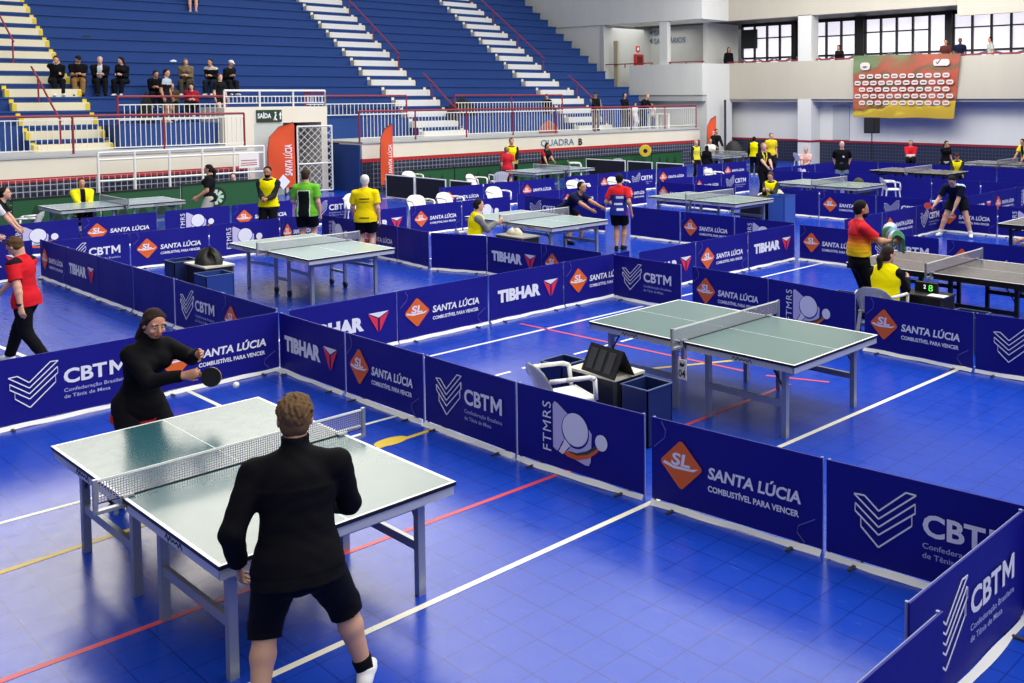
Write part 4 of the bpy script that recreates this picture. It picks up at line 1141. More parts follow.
_pn = [0]
def person(label, x, y, face, h=1.72, z0=0., skin='light', hair=('short', '#2a1c14'), top=('tee', '#222222'), bottom=('long', '#15161a'), shoes='#dddddd',
           bib=None, pel=(0, 0, .52), lean=0., side=0., twist=0., hyaw=0., hpitch=0., lf=(-.06, .0, .045), rf=(.06, .0, .045), lh=None, rh=None,
           lpole=None, rpole=None, wt=1., fem=False, zone=None, curl=.5, detail=0, name='person', socks=None, grip=None, knee=.5, group=None, collar=False, legs_dir=0., mask=None, longtop=False):
    dist = (Vector((x, y, z0 + .9)) - CAM).length
    vox = min(max(.0062, dist / 976 * .62), .021)
    _pn[0] += 1; seed = _pn[0]
    H = h
    cr = lambda a, b: np.cross(a, b)
    up = V(0, 0, 1)
    P0 = V(*pel) * H
    U = nrm(V(math.sin(side), math.sin(lean), math.cos(lean) * math.cos(side)))
    Rp = V(1, 0, 0); Fp = nrm(cr(U, Rp)); Rp = nrm(cr(Fp, U))
    ct, st = math.cos(twist), math.sin(twist)
    R = nrm(Rp * ct + Fp * st); F = nrm(cr(U, R))                       # shoulders turned by twist (positive: right shoulder forward)
    sw = (.094 if fem else .106) * (.5 + .5 * wt); hw = (.058 if fem else .054)
    waist = P0 + U * .095 * H; chest = P0 + U * .215 * H; neckb = P0 + U * .305 * H
    shl, shr = neckb - U * .042 * H - R * sw * H, neckb - U * .042 * H + R * sw * H
    hl, hr = P0 - Rp * hw * H - U * .015 * H, P0 + Rp * hw * H - U * .015 * H
    # head frame
    hu = nrm(U * .5 + up * .5); a = hyaw
    hf = nrm(F - hu * (F @ hu)); hrt = nrm(cr(hf, hu))
    hf = nrm(hf * math.cos(a) - hrt * math.sin(a)); hrt = nrm(cr(hf, hu))   # hyaw positive: to the person's left
    hf2 = nrm(hf * math.cos(hpitch) - hu * math.sin(hpitch)); hu2 = nrm(cr(hrt, hf2)); hf = hf2; hu = hu2
    nk = neckb + U * .02 * H
    hc = nk + nrm(U + up) * .034 * H + hu * .050 * H + hf * .014 * H
    lf = V(*lf) * H; rf = V(*rf) * H
    fl = nrm(V(-.25, 1, 0)); frr = nrm(V(.25, 1, 0))
    if legs_dir:
        c_, s_ = math.cos(legs_dir), math.sin(legs_dir); fl = V(fl[0] * c_ - fl[1] * s_, fl[0] * s_ + fl[1] * c_, 0); frr = V(frr[0] * c_ - frr[1] * s_, frr[0] * s_ + frr[1] * c_, 0)
    kl, lf = ik(hl, lf, .245 * H, .242 * H, nrm(V(0, 1, .3) + fl * .5)); kr, rf = ik(hr, rf, .245 * H, .242 * H, nrm(V(0, 1, .3) + frr * .5))
    LH = shl + (V(-.035, .03, -.305) * H) if lh is None else V(*lh) * H
    RH = shr + (V(.035, .03, -.305) * H) if rh is None else V(*rh) * H
    el, LH = ik(shl, LH, .168 * H, .148 * H, V(-.28, -1, -.5) if lpole is None else V(*lpole)); er, RH = ik(shr, RH, .168 * H, .148 * H, V(.28, -1, -.5) if rpole is None else V(*rpole))
    b = Sdf(); q = H
    dr = .70 if not fem else .72
    cw = wt
    b.cap(P0 + U * .012 * q, waist, .088 * q * cw * (1.06 if fem else 1), .076 * q * cw * (.9 if fem else 1), (F, dr * (.9 + .12 * cw)), .03)
    b.cap(waist, chest, .075 * q * cw * (.9 if fem else 1), .094 * q * (.5 + .5 * cw), (F, dr), .04)
    b.cap(chest, neckb - U * .07 * q, .092 * q * (.5 + .5 * cw), .066 * q, (F, .66), .04)
    b.cap(shl + R * .01 * q, shr - R * .01 * q, .035 * q, .035 * q, None, .04)
    for sh in (shl, shr): b.cap(neckb, neckb * .35 + sh * .65, .030 * q, .026 * q, None, .03)
    b.cap(neckb - U * .02 * q, nk + nrm(U + up) * .05 * q, .036 * q, .031 * q, None, .03)
    if fem: 
        for s in (-1, 1): b.ell(chest + F * .055 * q + R * s * .042 * q + U * .01 * q, (.04 * q, .04 * q, .04 * q), None, .03)
    for hp, kn, an, fd in ((hl, kl, lf, fl), (hr, kr, rf, frr)):
        b.cap(hp, kn, .058 * q * (.6 + .4 * cw), .036 * q, None, .03); b.cap(kn, kn + (an - kn) * .35, .034 * q, .037 * q, None, .02); b.cap(kn + (an - kn) * .35, an, .036 * q, .021 * q, None, .02)
        b.cap(an - V(0, 0, .02 * q) - fd * .015 * q, an - V(0, 0, .028 * q) + fd * .075 * q, .021 * q, .016 * q, None, .02)
    hands = []
    for sgn, sh, eb, wr_ in ((-1, shl, el, LH), (1, shr, er, RH)):
        b.cap(sh, eb, .033 * q * (.6 + .4 * cw), .026 * q, None, .03); b.cap(eb, eb + (wr_ - eb) * .3, .026 * q, .027 * q, None, .02); b.cap(eb + (wr_ - eb) * .3, wr_, .027 * q, .0165 * q, (nrm(cr(wr_ - eb, F)) if abs(nrm(wr_ - eb) @ F) < .95 else U, .85), .015)
        d = nrm(wr_ - eb)
        inw = -sgn * R                                              # towards the body's middle
        pn = nrm(inw - d * (inw @ d))                               # palm normal faces inward
        th = nrm(F - d * (F @ d) - pn * (F @ pn)) if abs(F @ d) < .9 else nrm(up - d * (up @ d) - pn * (up @ pn))   # thumb side
        cu = curl if not (grip and grip == sgn) else 1.25
        rf_ = max(.0050 * q, vox * .62)
        pal = wr_ + d * .050 * q
        b.cap(wr_ + d * .004 * q, pal, .019 * q, .0235 * q, (pn, .48), .012)
        for i, ln in enumerate((.040, .045, .042, .033)):
            base = pal + th * (.0165 - .0112 * i) * q + d * .004 * q * (1 if i in (1, 2) else 0)
            d1 = nrm(d * math.cos(cu * .6) + pn * math.sin(cu * .6) + th * (.06 - .05 * i)); d2 = nrm(d * math.cos(cu * 1.5) + pn * math.sin(cu * 1.5) + th * (.04 - .04 * i))
            m1 = base + d1 * ln * .55 * q
            b.cap(base, m1, rf_ * 1.08, rf_, None, .003); b.cap(m1, m1 + d2 * ln * .5 * q, rf_, rf_ * .82, None, .002)
        tb = wr_ + d * .018 * q + th * .014 * q
        t1 = tb + nrm(d * .75 + th * .65 + pn * .35) * .026 * q; b.cap(tb, t1, rf_ * 1.3, rf_ * 1.08, None, .006); b.cap(t1, t1 + nrm(d * .9 + th * .2 + pn * .55) * .022 * q, rf_ * 1.05, rf_ * .85, None, .003)
        hands.append((wr_, d, pn, th, pal))
    HA = [hrt, hf, hu]
    W3 = lambda r_, f_, u_: hc + (hrt * r_ + hf * f_ + hu * u_) * q
    b.ell(W3(0, -.006, .016), (.0445 * q, .0555 * q, .050 * q), HA, .02)
    b.ell(W3(0, .012, -.024), (.036 * q, .040 * q, .043 * q), HA, .025)
    b.ell(W3(0, .033, -.052), (.018 * q, .014 * q, .013 * q), HA, .02)
    b.cap(W3(0, .050, .004), W3(0, .061, -.019), .0055 * q, .0085 * q, None, .008)
    b.cap(W3(-.026, .043, .014), W3(.026, .043, .014), .006 * q, .006 * q, None, .012)
    for s in (-1, 1):
        b.ell(W3(s * .046, -.004, -.006), (.006 * q, .012 * q, .018 * q), HA, .006)
        if detail: b.ell(W3(s * .024, .040, -.022), (.013 * q, .010 * q, .012 * q), HA, .012)
    if detail:
        b.cap(W3(-.012, .051, -.037), W3(.012, .051, -.037), .0042 * q, .0042 * q, None, .004); b.cap(W3(-.010, .050, -.043), W3(.010, .050, -.043), .0045 * q, .0045 * q, None, .004)
    vs, fs = b.mesh(vox)
    sk = mat(SKIN.get(skin, skin), .5, bump=.0)
    root = link(name, np_mesh('body', vs, fs, sk))
    root.location = (x, y, z0); root.rotation_euler = (0, 0, math.radians(face) - PI / 2)
    tag(root, label, 'person', group)
    def part(nm, sd, color, wr=0., zn=None, vx=None, sp=.12):
        v_, f_ = sd.mesh(vx or vox, wr, seed)
        if len(f_) == 0: return None
        ms = [mat(c, .85, spec=sp) for c in color] if isinstance(color, (list, tuple)) else mat(color, .85, spec=sp)
        return link(nm, np_mesh(nm, v_, f_, ms, zn), root)
    # eyes and mouth
    if dist < 27:
        eb = Sdf(); ir = Sdf(); br = Sdf()
        for s in (-1, 1):
            eb.ell(W3(s * .0185, .0455, .001), (.0075 * q, .0058 * q, .0026 * q), HA, 0); ir.ell(W3(s * .0185, .0495, .001), (.0036 * q, .0028 * q, .0029 * q), HA, 0)
            br.cap(W3(s * .010, .0505, .0135), W3(s * .029, .044, .0145), .0026 * q, .002 * q, None, 0)
        if detail: part('eyes', eb, '#cfc6bc', vx=.0018); part('irises', ir, '#20140e', vx=.0014); part('eyebrows', br, hair[1] if hair[0] != 'bald' else '#443528', vx=.0022)
        else: part('eyes', eb, '#1c1512', vx=vox * .45); part('eyebrows', br, '#2a211b', vx=vox * .45)
        if detail:
            lp = Sdf(); lp.cap(W3(-.012, .0535, -.037), W3(.012, .0535, -.037), .0036 * q, .0036 * q, None, .002); lp.cap(W3(-.010, .053, -.0425), W3(.010, .053, -.0425), .004 * q, .004 * q, None, .002)
            part('lips', lp, '#a05a52', vx=.002)
    # hair
    if hair[0] != 'bald':
        hs = Sdf(); g = (.003 if hair[0] in ('long', 'pony', 'bun', 'back') else 0.003 if hair[0] == 'messy' else .005) * q
        hs.ell(W3(0, -.009, .019), (.0445 * q + g, .0555 * q + g, .0505 * q + g), HA, .01)
        if hair[0] in ('long', 'pony', 'bun', 'back'):
            hs.ell(W3(0, -.024, -.014), (.0455 * q, .038 * q, .044 * q), HA, .02)
        else: hs.ell(W3(0, -.026, -.014), (.0425 * q, .034 * q, .042 * q), HA, .02)
        if hair[0] == 'long':
            hs.cap(W3(0, -.03, -.01), W3(0, -.045, -.11), .044 * q, .034 * q, (hf, .55), .02)
            for s in (-1, 1): hs.cap(W3(s * .042, -.005, .0), W3(s * .045, -.012, -.075), .013 * q, .012 * q, None, .02)
        if hair[0] == 'pony':
            hs.cap(W3(0, -.058, .01), W3(0, -.085, -.03), .020 * q, .026 * q, None, .015); hs.cap(W3(0, -.085, -.03), W3(0, -.074, -.20), .027 * q, .016 * q, None, .015)
        if hair[0] == 'bun': hs.ell(W3(0, -.062, .022), (.022 * q, .022 * q, .022 * q), HA, .01)
        if hair[0] == 'back':
            for s in (-1, 1): hs.cap(W3(s * .034, .012, .036), W3(s * .046, -.010, .004), .012 * q, .011 * q, None, .015); hs.cap(W3(s * .046, -.010, .004), W3(s * .036, -.042, -.022), .011 * q, .012 * q, None, .015)
            hs.cap(W3(.012, -.05, -.01), W3(.034, -.062, -.095), .022 * q, .015 * q, None, .012)
        if hair[0] == 'curly':
            for i in range(14):
                a_ = i * 2.4; hs.ell(W3(.036 * math.cos(a_), -.012 + .042 * math.sin(a_), .05 - .003 * i), (.017 * q,) * 3, HA, .006)
        if hair[0] == 'messy':
            rn_ = random.Random(seed)
            for i in range(110):
                cz_ = 1 - 1.5 * (i + .5) / 110; a_ = i * 2.39996; sr_ = math.sqrt(max(1 - cz_ * cz_, 0))
                n_ = V(sr_ * math.cos(a_), sr_ * math.sin(a_), cz_)
                if (n_[1] > .35 and cz_ < .55) or (abs(n_[0]) > .72 and cz_ < .0): continue
                tg = V(rn_.uniform(-.5, .5), -.55 + rn_.uniform(-.3, .3), -1); tg = nrm(tg - n_ * (tg @ n_))
                p0 = V(n_[0] * .047, -.009 + n_[1] * .057, .019 + n_[2] * .053); p1 = p0 + tg * .020 + n_ * rn_.uniform(.0, .006)
                hs.cap(W3(*p0), W3(*p1), .0075 * q, .0032 * q, None, .002)
        if hair[0] == 'cap':
            hs = Sdf(); hs.ell(W3(0, -.006, .028), (.051 * q, .060 * q, .046 * q), HA, 0); hs.cutp(W3(0, 0, .020), -hu, .3); hs.cap(W3(0, .045, .022), W3(0, .088, .016), .034 * q, .028 * q, (hu, .16), .004)
        else:
            # open the face: cut hair in front, below the fringe
            wl = hair[0] in ('long', 'pony', 'bun', 'back')
            hs.cutp(W3(0, .026 if wl else .014, .026), nrm(hf * 1.0 - hu * (.42 if wl else .5)), .11)
        part('cap' if hair[0] == 'cap' else 'hair', hs, hair[1], .0022 if hair[0] in ('messy', 'short', 'curly') else .0022, None, min(vox, .012), .3)
    if mask == 'beard':
        bd = Sdf(); bd.ell(W3(0, .018, -.042), (.037 * q, .041 * q, .032 * q), HA, .01); bd.cutp(W3(0, .0, -.028), hu, .2); part('beard', bd, '#17110d')
    # upper garment
    s_ = Sdf(); g = .011 + .35 * vox
    hem = P0 - U * ((top[2] if len(top) > 2 else .065) if not longtop else .10) * q + (F * .018 * q if longtop else 0)
    rh_ = (.110 if fem else .112) * q * (.6 + .4 * cw)
    s_.cap(waist, hem + U * .045 * q, .076 * q * cw * (.93 if fem else 1) + g, rh_ + g * 1.2, (F, .70 + .1 * (cw - 1)), .03, True)
    s_.cap(hem + U * .05 * q, hem, rh_ + g * 1.2, rh_ * 1.02 + g * 1.3, (F, .72 + .1 * (cw - 1) + (.1 if longtop else 0)), .02, True)
    s_.cap(waist, chest, .076 * q * cw * (.93 if fem else 1) + g, .094 * q * (.5 + .5 * cw) + g, (F, dr + .05), .04)
    s_.cap(chest, neckb - U * .07 * q, .092 * q * (.5 + .5 * cw) + g, .068 * q + g * .8, (F, .70), .04)
    s_.cap(shl + R * .01 * q, shr - R * .01 * q, .035 * q + g * .8, .035 * q + g * .8, None, .035)
    for sh in (shl, shr): s_.cap(neckb, neckb * .35 + sh * .65, .030 * q + g * .6, .026 * q + g * .7, None, .03)
    s_.cap(neckb - U * .03 * q, neckb + U * .012 * q, .046 * q, .040 * q, None, .03)
    if fem:
        for s in (-1, 1): s_.ell(chest + F * .055 * q + R * s * .042 * q + U * .01 * q, (.04 * q + g,) * 3, None, .035)
    if collar: s_.cap(neckb, nk + nrm(U + up) * .035 * q, .041 * q, .040 * q, None, .01, True)
    for sh, ebw, wr_ in ((shl, el, LH), (shr, er, RH)):
        if top[0] == 'tank': continue
        if top[0] == 'tee':
            e2 = sh + (ebw - sh) * .72; s_.cap(sh, e2, .036 * q + g, .037 * q + g, None, .03, True)
        else:
            s_.cap(sh, ebw, .034 * q * (.6 + .4 * cw) + g, .028 * q + g, None, .03); s_.cap(ebw, wr_ - nrm(wr_ - ebw) * .004 * q, .028 * q + g, .021 * q + g * .8, None, .02, True)
    if not collar: s_.cutp(nk + F * .004 * q, U + F * .25, .085 * q)
    tc = top[1]
    zf = None
    if zone:
        zf = lambda c: zone(((c - P0) @ U) / q, ((c - P0) @ R) / q, ((c - P0) @ F) / q)
    part('jacket' if top[0] in ('jacket', 'long') else 'shirt', s_, tc, .0022, zf)
    if bib:
        t_ = Sdf(); g2 = g + .020
        t_.cap(waist, hem + U * .03 * q, .078 * q * cw + g2, rh_ * 1.0 + g2, (F, .77), .03, True); t_.cap(waist, chest, .078 * q * cw + g2, .094 * q * (.5 + .5 * cw) + g2, (F, dr + .08), .04); t_.cap(chest, neckb - U * .03 * q, .092 * q * (.5 + .5 * cw) + g2, .062 * q + g2, (F, .78), .04)
        for s in (-1, 1): t_.cap(neckb - U * .03 * q + R * s * .045 * q, neckb - U * .032 * q + R * s * .066 * q, .030 * q + g2, .030 * q + g2, None, .02)
        t_.cutp(nk + F * .03 * q - U * .02 * q, U + F * .5, .075 * q)
        part('yellow_bib', t_, bib, .0022)
    # trousers / shorts
    t_ = Sdf(); g = .009 + .3 * vox
    t_.cap(P0 + U * .045 * q, P0 + U * .0 * q, .083 * q * cw + g, .087 * q * cw + g, (F, dr + .08), .03)
    for hp, kn, an in ((hl, kl, lf), (hr, kr, rf)):
        if bottom[0] == 'long':
            t_.cap(hp, kn, .060 * q * (.6 + .4 * cw) + g, .040 * q + g, None, .03); t_.cap(kn, an + V(0, 0, .006 * q), .040 * q + g, .030 * q + g, None, .02, True)
        elif bottom[0] == 'capri':
            t_.cap(hp, kn, .061 * q * (.6 + .4 * cw) + g, .044 * q + g, None, .03); t_.cap(kn, kn + (an - kn) * .16, .044 * q + g, .043 * q + g, None, .02, True)
        else:
            e2 = hp + (kn - hp) * (bottom[2] if len(bottom) > 2 else .72); t_.cap(hp, e2, .061 * q * (.6 + .4 * cw) + g, .058 * q + g, None, .03, True)
    part('trousers' if bottom[0] == 'long' else 'shorts', t_, bottom[1], .0018)
    for an, kn, fd in ((lf, kl, fl), (rf, kr, frr)):
        if z0 + an[2] < -5: continue
        sh_ = Sdf(); ss = .0225 * q + .004
        so = an - V(0, 0, .022 * q)
        sh_.cap(so - fd * .022 * q, so + fd * .06 * q, ss, ss * .95, None, .01); sh_.cap(so + fd * .05 * q, so + fd * .088 * q - V(0, 0, .003 * q), ss * .98, ss * .78, (V(0, 0, 1), .85), .01); sh_.cap(an - V(0, 0, .01 * q) - fd * .008 * q, an + V(0, 0, .012 * q), .026 * q, .026 * q, None, .015, True)
        sh_.cutp(V(so[0], so[1], an[2] - .045 * q), V(0, 0, -1), .3)
        part('shoe', sh_, shoes)
        if socks: part('sock', Sdf().cap(an, an + (kn - an) * socks[0], .025 * q, .031 * q, None, 0, True), socks[1])
    root['h_'] = 0; del root['h_']
    return root, hands
def to_world(root, p):
    m = Matrix.Rotation(root.rotation_euler[2], 3, 'Z'); return m @ Vector(p) + root.location
def paddle(label, root, hand, rubber='#17171a', tilt=0., blade_dir=None):
    """bat whose handle lies in the closed hand"""
    wr, d, pn, th, pal = hand
    c = to_world(root, pal + pn * .02)
    rz = Matrix.Rotation(root.rotation_euler[2], 3, 'Z')
    axis = rz @ Vector(nrm(d * .8 + th * .6)) if blade_dir is None else Vector(blade_dir).normalized()
    n = (rz @ Vector(pn)); n = (n - axis * n.dot(axis)).normalized(); s = axis.cross(n)
    o = thing('table_tennis_bat', label, 'bat', c)
    m = Matrix((s, axis, n)).transposed().to_4x4(); o.matrix_world = Matrix.Translation(c) @ m
    MB().box(-.013, .013, -.05, .06, -.011, .011).build('handle', mat('#8a5a34', .6), o)
    bl = MB(); pts = [(.0765 * math.cos(t * PI / 16) * 1.0, .135 + .080 * math.sin(t * PI / 16)) for t in range(32)]
    for z0, z1, mi in ((-.008, -.003, 0), (-.003, .003, 1), (.003, .008, 2)):
        n_ = len(pts); bl.add([(a_, b_, z0) for a_, b_ in pts] + [(a_, b_, z1) for a_, b_ in pts], [tuple(range(n_))[::-1], tuple(range(n_, 2 * n_))] + [(i, (i + 1) % n_, n_ + (i + 1) % n_, n_ + i) for i in range(n_)], mi)
    bl.build('blade', [mat(rubber, .5), mat('#c79a63', .6), mat(rubber, .5)], o)
    return o

def fc(x, y, d): return math.degrees(math.atan2(-y, -x)) + d      # heading: 0 looks at the camera, +90 to the picture's right, 180 away
SIT = dict(pel=(0, 0, .315), lf=(-.06, .24, .045), rf=(.06, .23, .045), lh=(-.05, .22, .40), rh=(.05, .24, .40))
CH = .44
# ---- the two players at the near table
w, hd = person('woman in black jacket leaning forward with a bat at near table', -8.35, 2.98, 15, 1.66, skin='#c98f72', hair=('back', '#2c1c14'), top=('jacket', ['#0f0f12', '#c9342c']),
    bottom=('long', '#141418'), shoes='#2a2a2e', pel=(0, -.04, .495), lean=.34, lf=(-.11, -.0, .045), rf=(.11, -.08, .045), rh=(-.005, .285, .645), lh=(-.055, .335, .74),
    rpole=(.6, -.2, -.9), lpole=(-.7, -.3, -.7), wt=1.04, fem=True, hyaw=-.15, hpitch=.12, detail=1, collar=True, grip=1, curl=.3, longtop=True, zone=lambda u, r, f: (u < -.058).astype(int))
paddle('black-rubbered bat in the hand of the woman in black', w, hd[1], '#141416', blade_dir=(.72, .62, -.22))
person('person in black seen from behind, capri trousers, standing at near table', -4.75, 2.42, 152, 1.74, skin='#c99a7c', hair=('messy', '#644c31'), top=('jacket', '#0e0e11'), bottom=('capri', '#101013'),
    shoes='#e6e4e0', pel=(0, -.01, .495), lean=.14, lf=(-.12, -.02, .045), rf=(.19, .10, .045), lh=(-.168, .05, .48), rh=(.11, .22, .55), lpole=(-.5, -1, 0), rpole=(.6, -1, -.3), wt=1.2, collar=True,
    detail=1, socks=(.2, '#111114'), hpitch=.08, curl=.6)
# ---- mid distance players and umpires
X, Y_ = -13.72, 3.6
r_, _h = person('boy in red shirt and black trousers walking, looking down', X, Y_, 222, 1.6, skin='#d9a388', hair=('messy', '#5b4128'), top=('tee', ['#d3202c', '#1b1518']), bottom=('long', '#101114'), lean=.1, hpitch=.55,
    lf=(-.05, -.16, .06), rf=(.05, .18, .045), lh=(-.18, -.08, .455), rh=(.08, .27, .52), zone=lambda u, r, f: ((u > .275) & (abs(r) > .055)).astype(int))
wt_ = MB().lathe((0, 0, 0), [(.034, -.014), (.036, 0), (.034, .014)], 14).build('watch', M_BLACK, r_); wt_.location = (-.18 * 1.6 + .012, -.06 * 1.6, .50 * 1.6)
person('bearded umpire in yellow vest standing reading beside orange flag', -20.93, 10.19, fc(-20.93, 10.19, -15), 1.75, skin='#b58260', hair=('short', '#15100d'), top=('long', '#26282d'), bottom=('long', '#111217'), bib='#f2e400', mask='beard', lh=(-.03, .2, .60), rh=(.02, .2, .61), hpitch=.15)
gz = lambda u, r, f: np.where((f < .02) & (abs(r + .01) < .062) & (u < .23), 1, np.where((f < .02) & (abs(r + .01) < .074) & (u < .24), 2, 0))
person('man in green and black shirt seen from behind at wheeled table', -18.95, 10.02, fc(-18.95, 10.02, 165), 1.78, hair=('short', '#3a2b20'), top=('tee', ['#68b832', '#0f1413', '#dfe8d8']), bottom=('shorts', '#0e0f14'), shoes='#dcdcda', zone=gz, lh=(-.15, .18, .58), wt=1.12)
yz = lambda u, r, f: np.where((f < 0) & (abs(r) < .055) & (((u > .20) & (u < .212)) | ((u > .165) & (u < .176)) | ((u > -.02) & (u < -.008))), 1, 0)
person('white-haired man in yellow shirt and black shorts seen from behind', -17.35, 10.42, fc(-17.35, 10.42, 170), 1.72, skin='pink', hair=('short', '#d9d5cc'), top=('tee', ['#f5d90c', '#3b3a1c']), bottom=('shorts', '#101116'), shoes='#dddddd', zone=yz, lh=(-.16, .14, .52), wt=1.15, hyaw=.3)
person('seated umpire in yellow vest facing the table with crouching player', -15.0, 11.3, fc(-15.0, 11.3, 100), 1.66, hair=('short', '#17120f'), top=('long', '#7e8082'), bottom=('long', '#1a1b20'), bib='#f2e400', shoes='#333333', **{**SIT, 'lh': (-.05, .26, .5), 'rh': (.04, .26, .52)}, lean=.12)
plastic_chair('grey plastic chair under the yellow-vested umpire at mid court', -15.02, 11.27, math.radians(fc(-15, 11.3, 100)) - PI / 2, None)
person('player in navy crouching forward beside the mid-court table', -16.0, 14.75, fc(-16, 14.75, 55), 1.74, skin='#c08a68', hair=('short', '#120e0c'), top=('tee', '#12193c'), bottom=('shorts', '#10121c'), shoes='#16161a', pel=(0, -.12, .42), lean=.85, hpitch=-.45, lf=(-.16, .02, .045), rf=(.17, .06, .045), lh=(-.1, .4, .45), rh=(.12, .42, .42))
rz_ = lambda u, r, f: np.where((f < .01) & (((u > .155) & (u < .185) & (r > -.02) & (r < .075)) | ((u > .075) & (u < .10) & (r > -.05) & (r < .06)) | ((u > .0) & (u < .03) & (r > -.01) & (r < .08))), 2, np.where((u > .205) | (abs(r) > .115), 0, 1))
person('player in red and blue shirt seen from behind, black shorts', -14.4, 14.6, fc(-14.4, 14.6, 165), 1.62, skin='#c9946f', hair=('short', '#120e0c'), top=('tee', ['#d5252c', '#22338c', '#e8e4ea']), bottom=('shorts', '#0f1016'), shoes='#18181c', zone=rz_, lean=.1, lh=(-.17, .15, .6), rh=(.17, .0, .5), lf=(-.03, -.02, .045), rf=(.035, .05, .045), hyaw=.35)
ry = lambda u, r, f: np.clip(((u - .06) / .028), 0, 5).astype(int)
r_, hh_ = person('bearded man in red and yellow shirt carrying a striped towel', -7.15, 12.1, fc(-7.15, 12.1, 112), 1.76, skin='#c08a66', hair=('short', '#120e0c'), top=('tee', ['#efc51e', '#eeb422', '#ec9a26', '#e8772a', '#e3522c', '#da2b33'], -.035), bottom=('long', '#0f1013'), mask='beard', zone=ry, lh=(-.06, .25, .665), rh=(.07, .27, .67), lpole=(-.4, -.4, -1), rpole=(.4, -.4, -1), wt=1.12, hpitch=.12)
def tw(u, v, off=0.):
    a = (v - .5) * 3.6; x = (u - .5) * .40 + .03 * math.sin(a * 2 + u * 5)
    r = .095 + .022 * math.sin(u * 16 + a * 1.5) + .016 * math.sin(u * 31)
    y_ = r * math.sin(max(min(a, 1.5), -1.5)); z_ = r * math.cos(max(min(a, 1.5), -1.5)) - max(abs(a) - 1.5, 0) * (.75 + .25 * math.sin(u * 3)) * .75
    return (x, y_ + off * math.sin(a) + .015 * math.sin(u * 12), z_ + off * math.cos(a) - .10 * (u - .5))
tm = MB().grid(tw, 30, 24).grid(lambda u, v: tw(1 - u, v, -.008), 30, 24)
for q_, f_ in enumerate(tm.f):
    col_ = (q_ % 30) if q_ < 720 else 29 - (q_ % 30)
    tm.mi[q_] = (0, 1, 2, 0, 1)[min(4, col_ * 5 // 30)]
o = tm.build('towel', [mat('#d9e3e6', .9), mat('#3f7d58', .9), mat('#86a9cf', .9)], None, True)
pc = to_world(r_, (0, .30 * 1.76, .70 * 1.76)); o.location = pc; o.rotation_euler = (0, 0, r_.rotation_euler[2]); tag(o, 'white, green and blue towel over the arms of bearded man', 'towel')
person('ponytailed umpire in yellow vest seated on white chair', -6.33, 11.38, fc(-6.33, 11.38, 160), 1.62, hair=('pony', '#2a1a13'), top=('long', '#121317'), bottom=('long', '#15161b'), bib='#f2e400', shoes='#333333', fem=True, **{**SIT, 'pel': (0, .0, .30), 'rh': (.10, .25, .48), 'lh': (-.04, .25, .46)}, hyaw=-.55, lean=.1, wt=1.1)
person('boy umpire in yellow vest reading beside the tall blue box', -14.95, 20.85, fc(-14.95, 20.85, -20), 1.58, hair=('messy', '#4a3524'), top=('long', '#3a3d3a'), bottom=('long', '#222328'), bib='#f2e400', **{**SIT, 'lh': (-.05, .22, .5), 'rh': (.05, .22, .5)}, hpitch=.4)
plastic_chair('grey plastic chair beneath the boy umpire', -14.97, 20.87, math.radians(fc(-14.95, 20.85, -20)) - PI / 2, None)
r_, hb_ = person('player in navy bending down, holding a red bat', -9.85, 20.9, fc(-9.85, 20.9, -12), 1.76, skin='#cf9d80', hair=('short', '#0f0c0b'), top=('tee', ['#141a30', '#b9c6d6']), bottom=('shorts', '#12151f'), shoes='#ecebe6', pel=(0, -.12, .50), lean=.95, hpitch=.35, lf=(-.2, .0, .045), rf=(.19, .02, .045), lh=(-.02, .2, .36), rh=(.22, .22, .42),
    socks=(.18, '#e6e4de'), zone=lambda u, r, f: ((u > .2) & (r < -.04) & (f < .0)).astype(int))
paddle('red-rubbered bat held by the bending player in navy', r_, hb_[1], '#b01c26', blade_dir=(-.6, -.5, .35))
person('umpire in black with lanyard standing behind the boy umpire', -18.3, 25.1, fc(-18.3, 25.1, 30), 1.75, skin='pink', hair=('short', '#a58a5c'), top=('tee', ['#101116', '#d9c94a']), bottom=('long', '#0e0f13'), lh=(-.04, .24, .55), rh=(.06, .25, .57), zone=lambda u, r, f: ((f > .03) & (abs(abs(r) - (u - .1) * .2) < .012) & (u > .12)).astype(int))
person('umpire in yellow vest seen from behind near distant pale table', -23.8, 32.0, fc(-23.8, 32, 175), 1.58, hair=('short', '#0f0c0b'), top=('long', '#17181c'), bottom=('long', '#15161b'), bib='#f2e400')
person('spectator in yellow shirt facing the yellow-vested umpire', -23.6, 32.9, fc(-23.6, 32.9, 20), 1.7, hair=('short', '#1a1410'), top=('tee', '#e8cf28'), bottom=('long', '#1c1d22'))
person('stout man in black shirt and grey shorts standing behind courts', -17.05, 27.75, fc(-17.05, 27.75, 0), 1.75, skin='pink', hair=('bald', '#999999'), top=('tee', ['#101115', '#e4e6e8']), bottom=('shorts', '#5b6f8e'), shoes='#eeeeee', wt=1.35, lh=(-.12, -.08, .52), rh=(.12, -.08, .52), zone=lambda u, r, f: ((f > .03) & (u > .17) & (u < .2) & (r < -.01) & (r > -.05)).astype(int))
person('seated person in red and white jacket before the tiled wall', -19.9, 37.9, fc(-19.9, 37.9, 0), 1.66, skin='tan', hair=('short', '#5a3a2a'), top=('long', ['#c41e2a', '#e9e4e2', '#17181c']), bottom=('long', '#101014'), wt=1.3, **SIT, zone=lambda u, r, f: np.where((u < .12) & (u > .06), 1, np.where(u <= .06, 2, 0)))
